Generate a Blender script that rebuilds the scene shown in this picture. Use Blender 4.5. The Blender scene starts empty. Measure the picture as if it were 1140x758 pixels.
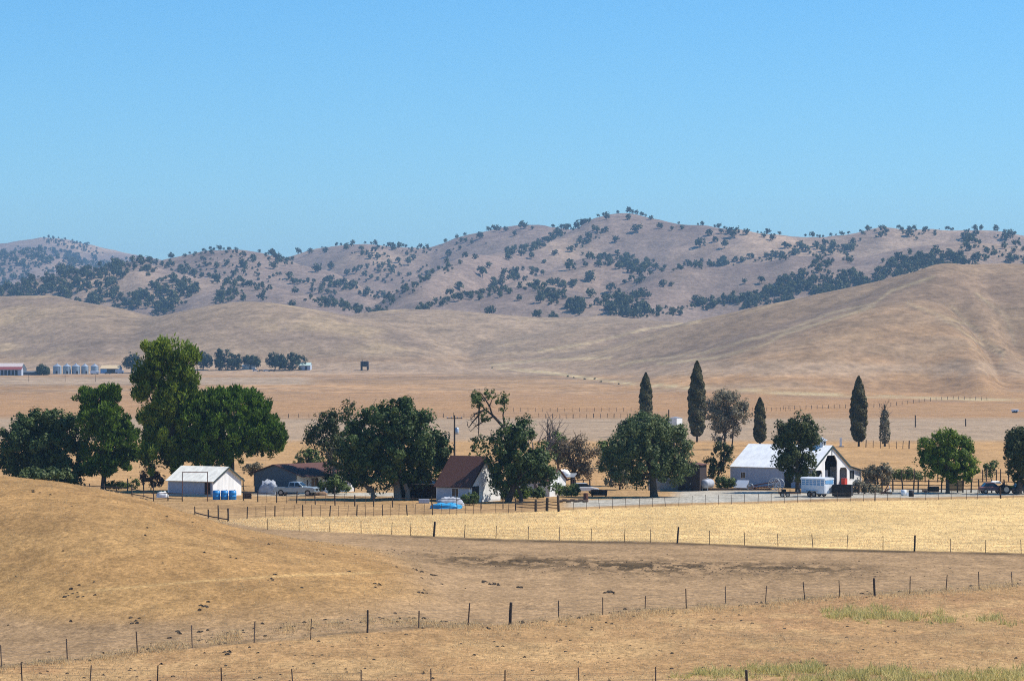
import bpy, math, random
import numpy as np
from mathutils import Vector
R = math.radians
SC = bpy.context.scene
COL = SC.collection
# ------------------------------------------------------------------ camera, sky, sun, exposure
F, CX, HY, H0 = 3200.0, 570.0, 400.0, 18.0        # focal length in photo pixels, principal column, horizon row, eye height
cam_d = bpy.data.cameras.new('camera'); cam = bpy.data.objects.new('camera', cam_d); COL.objects.link(cam)
cam.location = (0, 0, H0); cam.rotation_euler = (R(90), 0, 0)
cam_d.sensor_width = 36.0; cam_d.lens = 36.0 * F / 1140.0; cam_d.shift_y = 21.0 / 1140.0
cam_d.clip_start = 1.0; cam_d.clip_end = 60000.0
SC.camera = cam
SUN_EL = 52.0
SUN_VEC = Vector((0.985 * math.cos(R(SUN_EL)), 0.17 * math.cos(R(SUN_EL)), math.sin(R(SUN_EL))))
world = bpy.data.worlds.new('World'); SC.world = world; world.use_nodes = True
wn, wl = world.node_tree.nodes, world.node_tree.links
bg = wn['Background']; sky = wn.new('ShaderNodeTexSky'); sky.sky_type = 'NISHITA'
sky.sun_disc = False; sky.sun_elevation = R(SUN_EL); sky.sun_rotation = math.atan2(SUN_VEC.x, SUN_VEC.y)
sky.altitude = 300.0; sky.air_density = 1.0; sky.dust_density = 0.35; sky.ozone_density = 3.0
hs = wn.new('ShaderNodeHueSaturation'); hs.inputs['Saturation'].default_value = 1.35; hs.inputs['Hue'].default_value = .492; wl.new(sky.outputs[0], hs.inputs['Color']); tint = wn.new('ShaderNodeMix'); tint.data_type = 'RGBA'; tint.blend_type = 'MULTIPLY'; tint.inputs[0].default_value = 1.0; tint.inputs[7].default_value = (.80, 1.14, 1.40, 1); wl.new(hs.outputs[0], tint.inputs[6]); wl.new(tint.outputs[2], bg.inputs[0]); bg.inputs[1].default_value = 0.09
sd = bpy.data.lights.new('sun', 'SUN'); sd.energy = 5.0; sd.angle = R(0.53); sd.color = (1.0, 0.94, 0.85)
sun = bpy.data.objects.new('sun', sd); COL.objects.link(sun)
sun.rotation_euler = SUN_VEC.to_track_quat('Z', 'Y').to_euler()
SC.view_settings.view_transform = 'Standard'; SC.view_settings.look = 'None'
SC.view_settings.exposure = 0.33; SC.view_settings.gamma = 1.0
SC.cycles.use_denoising = False; SC.cycles.filter_width = 1.05; SC.cycles.max_bounces = 5; SC.cycles.volume_bounces = 0; SC.cycles.transparent_max_bounces = 4

# ------------------------------------------------------------------ noise, terrain heights
def _hash(ix, iy, seed):
    h = (ix.astype(np.int64) * 374761393 + iy.astype(np.int64) * 668265263 + seed * 974711) & 0xFFFFFFFF
    h = ((h ^ (h >> 13)) * 1274126177) & 0xFFFFFFFF
    h = h ^ (h >> 16)
    return (h & 0xFFFF) / 65535.0
def vnoise(x, y, seed=0):
    ix, iy = np.floor(x), np.floor(y); fx, fy = x - ix, y - iy
    u, v = fx * fx * (3 - 2 * fx), fy * fy * (3 - 2 * fy)
    a, b, c, d = _hash(ix, iy, seed), _hash(ix + 1, iy, seed), _hash(ix, iy + 1, seed), _hash(ix + 1, iy + 1, seed)
    return (a + (b - a) * u) * (1 - v) + (c + (d - c) * u) * v
def fbm(x, y, seed=0, octv=4, gain=.5):
    s = 0; a = 1; t = 0
    for i in range(octv):
        s = s + a * vnoise(x * 2 ** i + 17.3 * i, y * 2 ** i - 9.1 * i, seed + i); t += a; a *= gain
    return s / t
def ridged(x, y, seed=0, octv=3):
    s = 0; a = 1; t = 0
    for i in range(octv):
        s = s + a * (1 - np.abs(2 * vnoise(x * 2 ** i + 5.7 * i, y * 2 ** i + 3.1 * i, seed + i) - 1)); t += a; a *= .5
    return s / t
def sstep(a, b, x):
    t = np.clip((x - a) / (b - a), 0, 1); return t * t * (3 - 2 * t)
_fine = np.arange(-900, 2001, 4.0)
def curve(pts, sm=7):
    """smoothed piecewise-linear curve over photo columns"""
    p = np.array(sorted(pts), float); v = np.interp(_fine, p[:, 0], p[:, 1])
    if sm > 1:
        k = np.ones(sm) / sm; q = np.pad(v, sm, mode='edge'); q = np.convolve(np.convolve(q, k, 'same'), k, 'same'); v = q[sm:-sm]
    return lambda px: np.interp(px, _fine, v)
class Ridge:
    def __init__(s, pts, wf, wb, sm=5, power=1.0):
        s.py = curve([(p[0], p[1]) for p in pts], sm); s.d = curve([(p[0], p[2]) for p in pts], 9); s.wf, s.wb, s.pw = wf, wb, power
    def h(s, px, d, base, fixed=0):
        dc = s.d(px); zc = H0 - (s.py(px) - HY) * dc / F
        t = np.where(d < dc, (dc - d) / s.wf, (d - dc) / s.wb)
        sh = (1 + np.cos(np.pi * np.clip(t, 0, 1))) / 2
        return np.maximum(zc - fixed, 0) * sh ** s.pw
NEARHILL = Ridge([(-900, 440, 300), (-300, 492, 285), (0, 531, 262), (60, 537, 258), (115, 546, 255), (160, 556, 252), (220, 576, 248), (265, 591, 244), (330, 605, 240), (400, 620, 235),
                  (450, 634, 230), (500, 650, 225), (560, 666, 218), (610, 680, 214), (700, 700, 210), (2000, 720, 200)], 86, 55, 3)
FOOT = [
    Ridge([(-900, 322, 2750), (-300, 330, 2700), (0, 331, 2700), (40, 329, 2680), (70, 332, 2650), (100, 338, 2620), (140, 346, 2600), (170, 356, 2600), (215, 370, 2600), (260, 400, 2600), (2000, 420, 2600)], 650, 500),
    Ridge([(-900, 420, 2450), (70, 408, 2450), (100, 385, 2450), (130, 371, 2450), (165, 355, 2450), (200, 346, 2450), (240, 338, 2450), (275, 334, 2450), (310, 336, 2440), (350, 343, 2430), (390, 352, 2420), (450, 366, 2400), (520, 392, 2400), (600, 412, 2400), (2000, 420, 2400)], 460, 500),
    Ridge([(-900, 420, 2650), (300, 400, 2650), (340, 375, 2650), (380, 354, 2650), (420, 347, 2650), (450, 345, 2650), (500, 346, 2650), (550, 349, 2650), (590, 353, 2650), (640, 353, 2640), (680, 352, 2620), (715, 357, 2600), (780, 366, 2600), (900, 400, 2600), (2000, 420, 2600)], 560, 420),
    Ridge([(-900, 420, 2300), (480, 412, 2300), (540, 386, 2320), (600, 371, 2340), (650, 362, 2360), (700, 357, 2380), (760, 359, 2400), (830, 385, 2400), (900, 410, 2400), (2000, 420, 2400)], 330, 400),
    Ridge([(-900, 425, 2200), (500, 412, 2200), (545, 405, 2200), (590, 398, 2180), (640, 391, 2150), (690, 382, 2120), (730, 369, 2100), (760, 361, 2080), (790, 354, 2060), (830, 345, 2040), (880, 335, 2020), (930, 325, 2000), (985, 313, 1980), (1030, 303, 1960), (1080, 297, 1940), (1140, 293, 1930), (1400, 285, 1900), (2000, 275, 1900)], 560, 520, 5, 1.45),
    Ridge([(-900, 430, 1800), (640, 420, 1800), (700, 410, 1800), (740, 401, 1790), (780, 390, 1780), (830, 371, 1780), (860, 364, 1780), (900, 355, 1790), (950, 339, 1810), (1000, 319, 1840), (1040, 304, 1870), (1062, 304, 1880), (1085, 320, 1850), (1105, 350, 1780), (1125, 385, 1700), (1160, 420, 1600), (2000, 430, 1600)], 430, 160, 3),
    Ridge([(-900, 430, 1600), (690, 424, 1600), (740, 410, 1600), (790, 398, 1600), (840, 381, 1600), (880, 370, 1610), (930, 354, 1630), (980, 340, 1650), (1020, 334, 1660), (1050, 342, 1650), (1075, 365, 1610), (1092, 392, 1560), (1110, 425, 1500), (2000, 430, 1500)], 380, 190, 4),
    Ridge([(-900, 430, 1650), (1090, 430, 1650), (1125, 412, 1660), (1150, 394, 1680), (1200, 362, 1700), (1300, 330, 1700), (2000, 310, 1700)], 420, 300),
]
OAKH = [
    Ridge([(-900, 300, 4300), (-300, 312, 4200), (0, 320, 4000), (20, 312, 4000), (40, 305, 4000), (80, 298, 4000), (130, 289, 4000), (155, 287, 3950), (175, 297, 3900), (200, 303, 3850), (235, 312, 3750), (283, 321, 3650), (333, 334, 3500), (380, 345, 3400), (450, 365, 3300), (2000, 390, 3300)], 950, 420, 3),
    Ridge([(-900, 380, 4300), (120, 345, 4300), (160, 300, 4300), (180, 292, 4300), (200, 287, 4300), (230, 280, 4300), (262, 279, 4300), (290, 284, 4300), (320, 292, 4300), (360, 306, 4200), (400, 322, 4050), (440, 345, 3900), (2000, 390, 3900)], 900, 800, 3),
    Ridge([(-900, 380, 5000), (270, 305, 5000), (320, 288, 5000), (355, 279, 4950), (385, 273, 4900), (410, 270, 4900), (440, 272, 4900), (480, 276, 4900), (500, 272, 4850), (540, 262, 4800), (580, 254, 4800), (610, 258, 4750), (640, 265, 4700), (700, 280, 4700), (800, 300, 4700), (2000, 330, 4700)], 1100, 900, 3),
    Ridge([(-900, 390, 3500), (395, 360, 3400), (430, 341, 3450), (460, 322, 3550), (490, 303, 3700), (520, 290, 3850), (550, 281, 4000), (580, 277, 4100), (610, 270, 4200), (640, 257, 4300), (660, 245, 4350), (680, 242, 4350), (705, 244, 4350), (730, 250, 4300), (760, 256, 4250), (800, 259, 4200), (830, 260, 4200), (860, 268, 4150), (890, 274, 4150), (930, 280, 4100), (1000, 300, 4000), (1100, 330, 4000), (2000, 380, 4000)], 900, 800, 3),
    Ridge([(-900, 390, 3300), (490, 370, 3300), (530, 335, 3350), (560, 321, 3450), (590, 309, 3550), (620, 298, 3650), (655, 291, 3700), (690, 294, 3700), (720, 305, 3600), (760, 325, 3500), (820, 360, 3400), (2000, 390, 3300)], 620, 300, 3),
    Ridge([(-900, 390, 3100), (420, 368, 3100), (460, 343, 3150), (500, 331, 3200), (550, 324, 3200), (610, 322, 3200), (660, 328, 3150), (700, 340, 3100), (760, 352, 3000), (2000, 390, 3000)], 480, 260, 3),
    Ridge([(-900, 390, 3300), (640, 365, 3250), (670, 333, 3300), (700, 315, 3350), (730, 302, 3400), (760, 296, 3450), (800, 294, 3450), (850, 288, 3450), (880, 282, 3450), (920, 283, 3450), (960, 284, 3450), (1000, 276, 3450), (1040, 272, 3450), (1080, 270, 3450), (1140, 274, 3450), (1300, 280, 3450), (2000, 280, 3450)], 620, 320, 3),
    Ridge([(-900, 390, 4300), (800, 330, 4200), (860, 282, 4200), (900, 274, 4200), (920, 271, 4200), (950, 263, 4200), (980, 258, 4200), (1010, 257, 4200), (1040, 256, 4200), (1070, 258, 4200), (1100, 259, 4200), (1140, 264, 4200), (1300, 270, 4200), (2000, 280, 4200)], 700, 800, 3),
]
FARM_MT = [Ridge([(-900, 262, 8200), (-300, 258, 8200), (0, 270, 8200), (25, 267, 8200), (45, 264, 8200), (60, 264, 8200), (80, 268, 8200), (105, 275, 8200), (130, 281, 8100), (150, 286, 8000), (200, 296, 8000), (300, 310, 8000), (2000, 345, 8000)], 1900, 2500, 3),
           Ridge([(-900, 290, 6600), (-100, 285, 6600), (0, 284, 6600), (20, 281, 6600), (40, 280, 6600), (60, 287, 6600), (90, 296, 6600), (130, 306, 6600), (200, 330, 6500), (2000, 360, 6500)], 1500, 1100, 3)]
def base_z(d):
    return np.interp(d, [0, 40, 80, 120, 150, 165, 1000, 1300, 2000, 2500, 3500, 5000, 9000, 20000], [16.0, 11.2, 6.7, 2.6, .55, 0, 0, 1.8, 8.6, 14, 26, 44, 60, 0])
def height(px, d):
    """ground height under photo column px at distance d"""
    px = np.asarray(px, float); d = np.asarray(d, float)
    X = (px - CX) * d / F
    b = base_z(d)
    z = b.copy()
    z = z + NEARHILL.h(px, d, b, 0)
    m = d < 700
    far = d > 900
    if np.any(far):
        acc = np.zeros_like(z)
        pw = 10.0
        amp_f = sstep(1200, 1800, d) * (1 - sstep(2500, 3000, d))
        for r in FOOT: acc = acc + (r.h(px, d, b, b) / 100.0) ** pw
        for r in OAKH + FARM_MT: acc = acc + (r.h(px, d, b, b) / 100.0) ** pw
        hh = 100.0 * acc ** (1 / pw)
        n1 = ridged(X / 520 + 3, d / 620, 11, 3) - .62
        n2 = ridged(X / 210 + 3, d / 300 + 8, 21, 3) - .62
        oakm = sstep(2650, 3300, d)
        k = np.clip(hh / 60.0, 0, 1)
        hh = hh + k * (oakm * (n1 * 30 + n2 * 13 + (ridged(X / 95, d / 130, 33, 3) - .6) * 5) + (1 - oakm) * (n2 * 5.5 + (ridged(X / 90, d / 150, 31, 3) - .6) * 2.6))
        z = np.where(far, z + np.maximum(hh, 0), z)
    und = (fbm(X / 45, d / 45, 5, 3) - .5) * .9 * sstep(120, 260, d) * (1 - .6 * sstep(280, 330, d) * (1 - sstep(420, 600, d)))
    sm = (fbm(X / 6, d / 6, 7, 3) - .5) * .22 * (1 - sstep(260, 330, d))
    return z + und + sm
def P(px, py, d): return Vector(((px - CX) * d / F, d, H0 - (py - HY) * d / F))

# polar grid of the land
def rows():
    a = list(np.linspace(18, 150, 26)); 
    a += list(F * H0 / (np.arange(783, 440, -0.62) - 400.0))
    a = [x for i, x in enumerate(a) if i == 0 or x > a[i - 1]]
    d = a[-1]
    while d < 12500:
        d += 7 if d < 2900 else (11 if d < 5200 else 70); a.append(d)
    return np.array(sorted(a))
DR = rows(); PXC = np.concatenate([np.arange(-900, -330, 12.0), np.arange(-330, 1471, 2.0), np.arange(1482, 2040, 12.0)])
GPX, GD = np.meshgrid(PXC, DR)
GZ = height(GPX, GD)
GPY = HY + (H0 - GZ) * F / GD
def ground_at(px, py, dmin=150.0, dmax=9000.0):
    """first point of the land met at photo pixel (px, py) beyond dmin"""
    i = int(np.clip(np.searchsorted(PXC, px, 'right') - 1, 0, len(PXC) - 2)); f = (px - PXC[i]) / (PXC[i + 1] - PXC[i])
    col = GPY[:, i] * (1 - f) + GPY[:, i + 1] * f
    k0 = np.searchsorted(DR, dmin); k1 = np.searchsorted(DR, dmax)
    seg = col[k0:k1]; hit = np.nonzero(seg <= py)[0]
    if len(hit) == 0: j = int(np.argmin(seg)); d = DR[k0 + j]
    else:
        j = hit[0]
        if j == 0: d = DR[k0]
        else:
            t = (seg[j - 1] - py) / (seg[j - 1] - seg[j] + 1e-9); d = DR[k0 + j - 1] * (1 - t) + DR[k0 + j] * t
    X = (px - CX) * d / F
    return Vector((X, d, float(height(np.array([px]), np.array([d]))[0])))
def zat(x, y):
    return float(height(np.array([CX + x * F / y]), np.array([float(y)]))[0])

# ------------------------------------------------------------------ materials
def nodes_of(name):
    m = bpy.data.materials.new(name); m.use_nodes = True
    nt = m.node_tree; return m, nt.nodes, nt.links, nt.nodes['Principled BSDF']
def sl(c):
    return tuple(((v / 255.0) / 12.92 if v <= 10 else (((v / 255.0) + .055) / 1.055) ** 2.4) for v in c)
def mat(name, col, rough=.7, var=.25, scale=3.0, metal=0.0, bump=0.0, stretch=(1, 1, 1), spec=.3):
    m, n, l, b = nodes_of(name)
    b.inputs['Roughness'].default_value = rough; b.inputs['Metallic'].default_value = metal; b.inputs['Specular IOR Level'].default_value = spec
    tc = n.new('ShaderNodeTexCoord'); mp = n.new('ShaderNodeMapping'); mp.inputs['Scale'].default_value = stretch
    l.new(tc.outputs['Object'], mp.inputs[0])
    t = n.new('ShaderNodeTexNoise'); t.inputs['Scale'].default_value = scale; t.inputs['Detail'].default_value = 5; l.new(mp.outputs[0], t.inputs['Vector'])
    mx = n.new('ShaderNodeMix'); mx.data_type = 'RGBA'; mx.clamp_factor = True
    rmp = n.new('ShaderNodeMapRange'); rmp.inputs[1].default_value = .3; rmp.inputs[2].default_value = .7; l.new(t.outputs[0], rmp.inputs[0]); l.new(rmp.outputs[0], mx.inputs[0])
    mx.inputs[6].default_value = tuple(c * (1 - var) for c in col) + (1,); mx.inputs[7].default_value = tuple(min(1, c * (1 + var)) for c in col) + (1,)
    l.new(mx.outputs[2], b.inputs['Base Color'])
    if bump:
        bp = n.new('ShaderNodeBump'); bp.inputs['Strength'].default_value = bump; bp.inputs['Distance'].default_value = .05
        l.new(t.outputs[0], bp.inputs['Height']); l.new(bp.outputs[0], b.inputs['Normal'])
    return m
def leafmat(name, c1, c2, trans=.25, rough=.6):
    """leaf colour runs from c1 to c2 with each leaf's own tint"""
    m, n, l, b = nodes_of(name)
    at = n.new('ShaderNodeAttribute'); at.attribute_name = 'tint'
    mx = n.new('ShaderNodeMix'); mx.data_type = 'RGBA'; mx.inputs[6].default_value = tuple(c1) + (1,); mx.inputs[7].default_value = tuple(c2) + (1,)
    l.new(at.outputs['Fac'], mx.inputs[0]); l.new(mx.outputs[2], b.inputs['Base Color'])
    b.inputs['Roughness'].default_value = rough; b.inputs['Specular IOR Level'].default_value = .25
    if trans:
        tr = n.new('ShaderNodeBsdfTranslucent'); l.new(mx.outputs[2], tr.inputs[0]); ms = n.new('ShaderNodeMixShader'); ms.inputs[0].default_value = trans
        l.new(b.outputs[0], ms.inputs[1]); l.new(tr.outputs[0], ms.inputs[2]); l.new(ms.outputs[0], n['Material Output'].inputs[0])
    return m
def corrugated(name, col, rough=.45, metal=0.0, freq=14.0, axis='X', var=.15):
    m = mat(name, col, rough, var, 1.6, metal, stretch=(1, .35, 1))
    n, l = m.node_tree.nodes, m.node_tree.links; b = n['Principled BSDF']
    tc = n.new('ShaderNodeTexCoord'); w = n.new('ShaderNodeTexWave'); w.bands_direction = axis; w.inputs['Scale'].default_value = freq / 6.28; l.new(tc.outputs['Object'], w.inputs['Vector'])
    bp = n.new('ShaderNodeBump'); bp.inputs['Strength'].default_value = .6; bp.inputs['Distance'].default_value = .03; l.new(w.outputs[1], bp.inputs['Height']); l.new(bp.outputs[0], b.inputs['Normal'])
    return m

# land material: the soil and dry grass colour of each place is stored with the ground, grain comes from noise
def landmat(name, grain=1.0, far=False):
    m, n, l, b = nodes_of(name); b.inputs['Roughness'].default_value = .95; b.inputs['Specular IOR Level'].default_value = .08
    at = n.new('ShaderNodeAttribute'); at.attribute_name = 'soil'
    tc = n.new('ShaderNodeTexCoord'); prev = at.outputs['Color']
    spec = [(.035, .2), (.006, .16), (.0016, .12), (.22, .27), (.09, .2)] if far else [(2.6, .36), (.55, .23), (.09, .17), (7.0, .26)]
    for k, (s, a) in enumerate(spec):
        mp = n.new('ShaderNodeMapping'); mp.inputs['Scale'].default_value = (s, s * ((.35 if s > .05 else .8) if far else .5), s * (2.5 if far and s > .05 else 1)); l.new(tc.outputs['Object'], mp.inputs[0])
        t = n.new('ShaderNodeTexNoise'); t.inputs['Scale'].default_value = 1.0; t.inputs['Detail'].default_value = 6; t.inputs['Roughness'].default_value = .65; l.new(mp.outputs[0], t.inputs['Vector'])
        r = n.new('ShaderNodeMapRange'); r.inputs[1].default_value = .32; r.inputs[2].default_value = .68; r.inputs[3].default_value = 1 - a * grain; r.inputs[4].default_value = 1 + a * grain * .8; l.new(t.outputs[0], r.inputs[0])
        v = n.new('ShaderNodeVectorMath'); v.operation = 'SCALE'; l.new(prev, v.inputs[0]); l.new(r.outputs[0], v.inputs['Scale']); prev = v.outputs[0]
        if k == 0: t0 = t
    l.new(prev, b.inputs['Base Color'])
    bp = n.new('ShaderNodeBump'); bp.inputs['Strength'].default_value = .5; bp.inputs['Distance'].default_value = .12 if not far else 3.0
    l.new(t0.outputs[0], bp.inputs['Height']); l.new(bp.outputs[0], b.inputs['Normal'])
    return m

# ------------------------------------------------------------------ mesh helpers
class MB:
    def __init__(s): s.v = []; s.f = []
    def add(s, vs, fs):
        o = len(s.v); s.v += [tuple(v) for v in vs]; s.f += [tuple(i + o for i in f) for f in fs]; return s
    def box(s, x0, x1, y0, y1, z0, z1):
        return s.add([(x0, y0, z0), (x1, y0, z0), (x1, y1, z0), (x0, y1, z0), (x0, y0, z1), (x1, y0, z1), (x1, y1, z1), (x0, y1, z1)],
                     [(0, 3, 2, 1), (4, 5, 6, 7), (0, 1, 5, 4), (1, 2, 6, 5), (2, 3, 7, 6), (3, 0, 4, 7)])
    def tube(s, pts, rs, n=6, cap=True):
        pts = [Vector(p) for p in pts]
        if not hasattr(rs, '__len__'): rs = [rs] * len(pts)
        vs = []; fs = []
        for i, p in enumerate(pts):
            t = (pts[min(i + 1, len(pts) - 1)] - pts[max(i - 1, 0)]).normalized()
            u = t.cross(Vector((0, 0, 1)) if abs(t.z) < .9 else Vector((1, 0, 0))).normalized(); w = t.cross(u)
            for k in range(n):
                a = 2 * math.pi * k / n; vs.append(p + (u * math.cos(a) + w * math.sin(a)) * rs[i])
        for i in range(len(pts) - 1):
            for k in range(n):
                a, b2 = i * n + k, i * n + (k + 1) % n; fs.append((a, b2, b2 + n, a + n))
        if cap: fs.append(tuple(range(n - 1, -1, -1))); fs.append(tuple(len(vs) - n + k for k in range(n)))
        return s.add(vs, fs)
    def prism(s, poly, axis, a0, a1):
        """2-D outline (u, v) extruded along axis: 'x' (u=y, v=z), 'y' (u=x, v=z) or 'z' (u=x, v=y)"""
        n = len(poly)
        q = {'x': lambda u, v, a: (a, u, v), 'y': lambda u, v, a: (u, a, v), 'z': lambda u, v, a: (u, v, a)}[axis]
        vs = [q(u, v, a0) for u, v in poly] + [q(u, v, a1) for u, v in poly]
        fs = [tuple(range(n - 1, -1, -1)), tuple(range(n, 2 * n))] + [(i, (i + 1) % n, n + (i + 1) % n, n + i) for i in range(n)]
        return s.add(vs, fs)
    def lathe(s, prof, n=20, cx=0, cy=0):
        vs = []; fs = []
        for r, z in prof:
            for k in range(n): vs.append((cx + r * math.cos(2 * math.pi * k / n), cy + r * math.sin(2 * math.pi * k / n), z))
        for i in range(len(prof) - 1):
            for k in range(n): a, b2 = i * n + k, i * n + (k + 1) % n; fs.append((a, b2, b2 + n, a + n))
        fs.append(tuple(range(n - 1, -1, -1))); fs.append(tuple(len(vs) - n + k for k in range(n)))
        return s.add(vs, fs)
    def sheet(s, quad, t):
        """a flat quad given thickness t along its normal"""
        q = [Vector(p) for p in quad]; nn = (q[1] - q[0]).cross(q[3] - q[0]).normalized() * t
        return s.add(q + [p + nn for p in q], [(3, 2, 1, 0), (4, 5, 6, 7), (0, 1, 5, 4), (1, 2, 6, 5), (2, 3, 7, 6), (3, 0, 4, 7)])
    def mesh(s, name, m, smooth=False, recalc=True):
        me = bpy.data.meshes.new(name); me.from_pydata(s.v, [], s.f)
        if m is not None: me.materials.append(m)
        if recalc:
            import bmesh
            bm = bmesh.new(); bm.from_mesh(me); bmesh.ops.recalc_face_normals(bm, faces=bm.faces); bm.to_mesh(me); bm.free()
        if smooth: me.polygons.foreach_set('use_smooth', [True] * len(me.polygons))
        me.update(); return me
    def build(s, name, m, parent=None, smooth=False, bevel=0):
        o = bpy.data.objects.new(name, s.mesh(name, m, smooth)); COL.objects.link(o)
        if parent is not None: o.parent = parent
        if bevel:
            bv = o.modifiers.new('bevel', 'BEVEL'); bv.width = bevel; bv.segments = 2; bv.limit_method = 'ANGLE'
        return o
def nparr_mesh(name, V, nper, m, tint=None, smooth=False):
    """mesh of separate polygons, nper vertices each, from an (N*nper, 3) array"""
    me = bpy.data.meshes.new(name); nv = len(V); nf = nv // nper
    me.vertices.add(nv); me.vertices.foreach_set('co', np.ascontiguousarray(V, np.float32).ravel())
    me.loops.add(nv); me.loops.foreach_set('vertex_index', np.arange(nv, dtype=np.int32))
    me.polygons.add(nf); me.polygons.foreach_set('loop_start', np.arange(0, nv, nper, dtype=np.int32)); me.polygons.foreach_set('loop_total', np.full(nf, nper, np.int32))
    me.update(calc_edges=True)
    if tint is not None:
        a = me.attributes.new('tint', 'FLOAT', 'POINT'); a.data.foreach_set('value', np.repeat(tint, nper).astype(np.float32))
    if m is not None: me.materials.append(m)
    return me
def link(name, me, parent=None):
    o = bpy.data.objects.new(name, me); COL.objects.link(o)
    if parent is not None: o.parent = parent
    return o
def tag(o, label, cat=None, group=None, kind=None):
    if label: o['label'] = label
    if cat: o['category'] = cat
    if group: o['group'] = group
    if kind: o['kind'] = kind
    return o
def thing(name, label, cat, loc=(0, 0, 0), rz=0.0, group=None):
    o = bpy.data.objects.new(name, None); o.empty_display_size = .5; COL.objects.link(o)
    o.location = loc; o.rotation_euler = (0, 0, rz); return tag(o, label, cat, group)
def copy_tree(o, parent=None):
    c = o.copy(); COL.objects.link(c)
    if parent is not None: c.parent = parent
    for ch in list(o.children): copy_tree(ch, c)
    return c
def structure(o): o['kind'] = 'structure'; return o

# ------------------------------------------------------------------ the land
def soil_colours():
    C = np.zeros(GPX.shape + (3,)); X = (GPX - CX) * GD / F
    def S(c): return np.array(sl(c))
    n_big = fbm(X / 60, GD / 60, 41, 4); n_md = fbm(X / 14, GD / 14, 43, 4); n_sm = fbm(X / 3.5, GD / 3.5, 45, 3)
    py = GPY + (n_md - .5) * 3.0 * sstep(140, 200, 1e5 / GD)
    f2 = curve([(-900, 800), (0, 744), (75, 736), (153, 728), (283, 715), (409, 704), (521, 697), (568, 695), (671, 684), (764, 677), (852, 671), (935, 664), (1013, 661), (1090, 656), (1140, 651), (2000, 600)], 3)
    f3 = curve([(-900, 560), (150, 570), (240, 580), (300, 589), (365, 592), (436, 595), (483, 597), (600, 601), (754, 604), (900, 609), (1018, 613), (1140, 616), (2000, 640)], 3)
    f4 = curve([(-900, 570), (150, 570), (245, 579), (306, 575), (430, 574), (560, 571), (640, 567), (800, 561), (1000, 556.5), (1140, 554), (2000, 540)], 3)
    def mixin(w, c): 
        nonlocal C
        C = C * (1 - w[..., None]) + np.asarray(c) * w[..., None]
    # plain and slopes
    C[:] = S(PAL['plain'])
    st = fbm(X / 260, GD / 55, 51, 4); st2 = fbm(X / 90 + 7, GD / 24, 53, 3)
    mixin(sstep(.45, .62, st) * .6, S(PAL['plain_grey'])); mixin(sstep(.5, .68, st2) * .45, S(PAL['plain_orange']))
    def band(y0, y1, soft, c, w=1.0, col0=-900, col1=2000):
        mixin(sstep(y0 - soft, y0, py) * (1 - sstep(y1, y1 + soft, py)) * sstep(col0 - 30, col0, GPX) * (1 - sstep(col1, col1 + 30, GPX)) * w, S(c))
    flat = GD < 2300
    band(468, 489, 5, PAL['pale_band'], .75); band(440, 462, 5, PAL['plain_orange'], .5); band(421, 427, 2, PAL['pale_band'], .8, -300, 330); band(494, 540, 6, PAL['plain_gold'], .7); band(404, 416, 3, PAL['pale_pink'], .6)
    fh = sstep(1350, 1700, GD) * np.clip((GZ - base_z(GD)) / 12.0, 0, 1)
    mixin(fh, S(PAL['foothill'])); ft = fbm(X / 120, GD / 160, 61, 4); mixin(fh * sstep(.48, .66, ft) * .55, S(PAL['foothill_dark'])); mixin(fh * sstep(.55, .75, fbm(X / 60, GD / 90, 63, 4)) * .6, S(PAL['foothill_pale']))
    rh = fh * sstep(560, 800, GPX) * (1 - sstep(2150, 2350, GD)); mixin(rh * .15, S(PAL['plain_orange']))
    oh = sstep(2700, 3050, GD); mixin(oh, S(PAL['oakhill'])); on = fbm(X / 190, GD / 260, 65, 4); mixin(oh * sstep(.5, .68, on) * .55, S(PAL['oakhill_pale'])); mixin(oh * sstep(.52, .7, fbm(X / 120 + 9, GD / 200, 67, 4)) * .5, S(PAL['oakhill_dark']))
    # creek line of pale grass at the toe of the hill
    ck = curve([(500, 404), (547, 408.5), (620, 416), (700, 427), (780, 432), (870, 437), (960, 441), (1140, 446), (1400, 452)], 3)(GPX)
    cw = np.exp(-((GPY - ck) / 1.7) ** 2) * sstep(540, 560, GPX) * (GD < 2500) * (.2 + .8 * sstep(.4, .6, n_md)); mixin(cw, S(PAL['creek']))
    mixin(np.exp(-((GPY - ck - 3.2) / 1.2) ** 2) * sstep(540, 560, GPX) * (GD < 2500) * .5 * sstep(.45, .6, n_md), S(PAL['foothill_dark']))
    # worn pale crests and dry runnels on the bare right hill
    def trail(pts, w, c, a, off=0.0, along=True):
        p = np.array(pts, float); q = np.stack([GPX, GPY + off], -1); dm = np.full(GPX.shape, 1e9)
        for u, v in zip(p[:-1], p[1:]):
            e = v - u; t = np.clip(((q - u) @ e) / (e @ e), 0, 1); dm = np.minimum(dm, np.hypot(q[..., 0] - u[0] - t * e[0], q[..., 1] - u[1] - t * e[1]))
        mixin(np.exp(-(dm / w) ** 2) * a * (GD > 1150) * (GD < 2400) * (.5 + .5 * sstep(.35, .6, n_md)), S(c))
    for pts in ([(690, 407), (705, 403), (785, 393), (837, 377), (877, 367), (927, 348), (973, 338), (993, 323), (1040, 308)], [(732, 405), (798, 398), (851, 384), (870, 373), (917, 358), (973, 341)], [(600, 391), (660, 381), (720, 366), (780, 357)], [(547, 406), (600, 401), (680, 398)]):
        trail(pts, 1.5, PAL['creek'], .7); trail(pts, 5.0, PAL['foothill_dark'], .35, 5.5)
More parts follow.
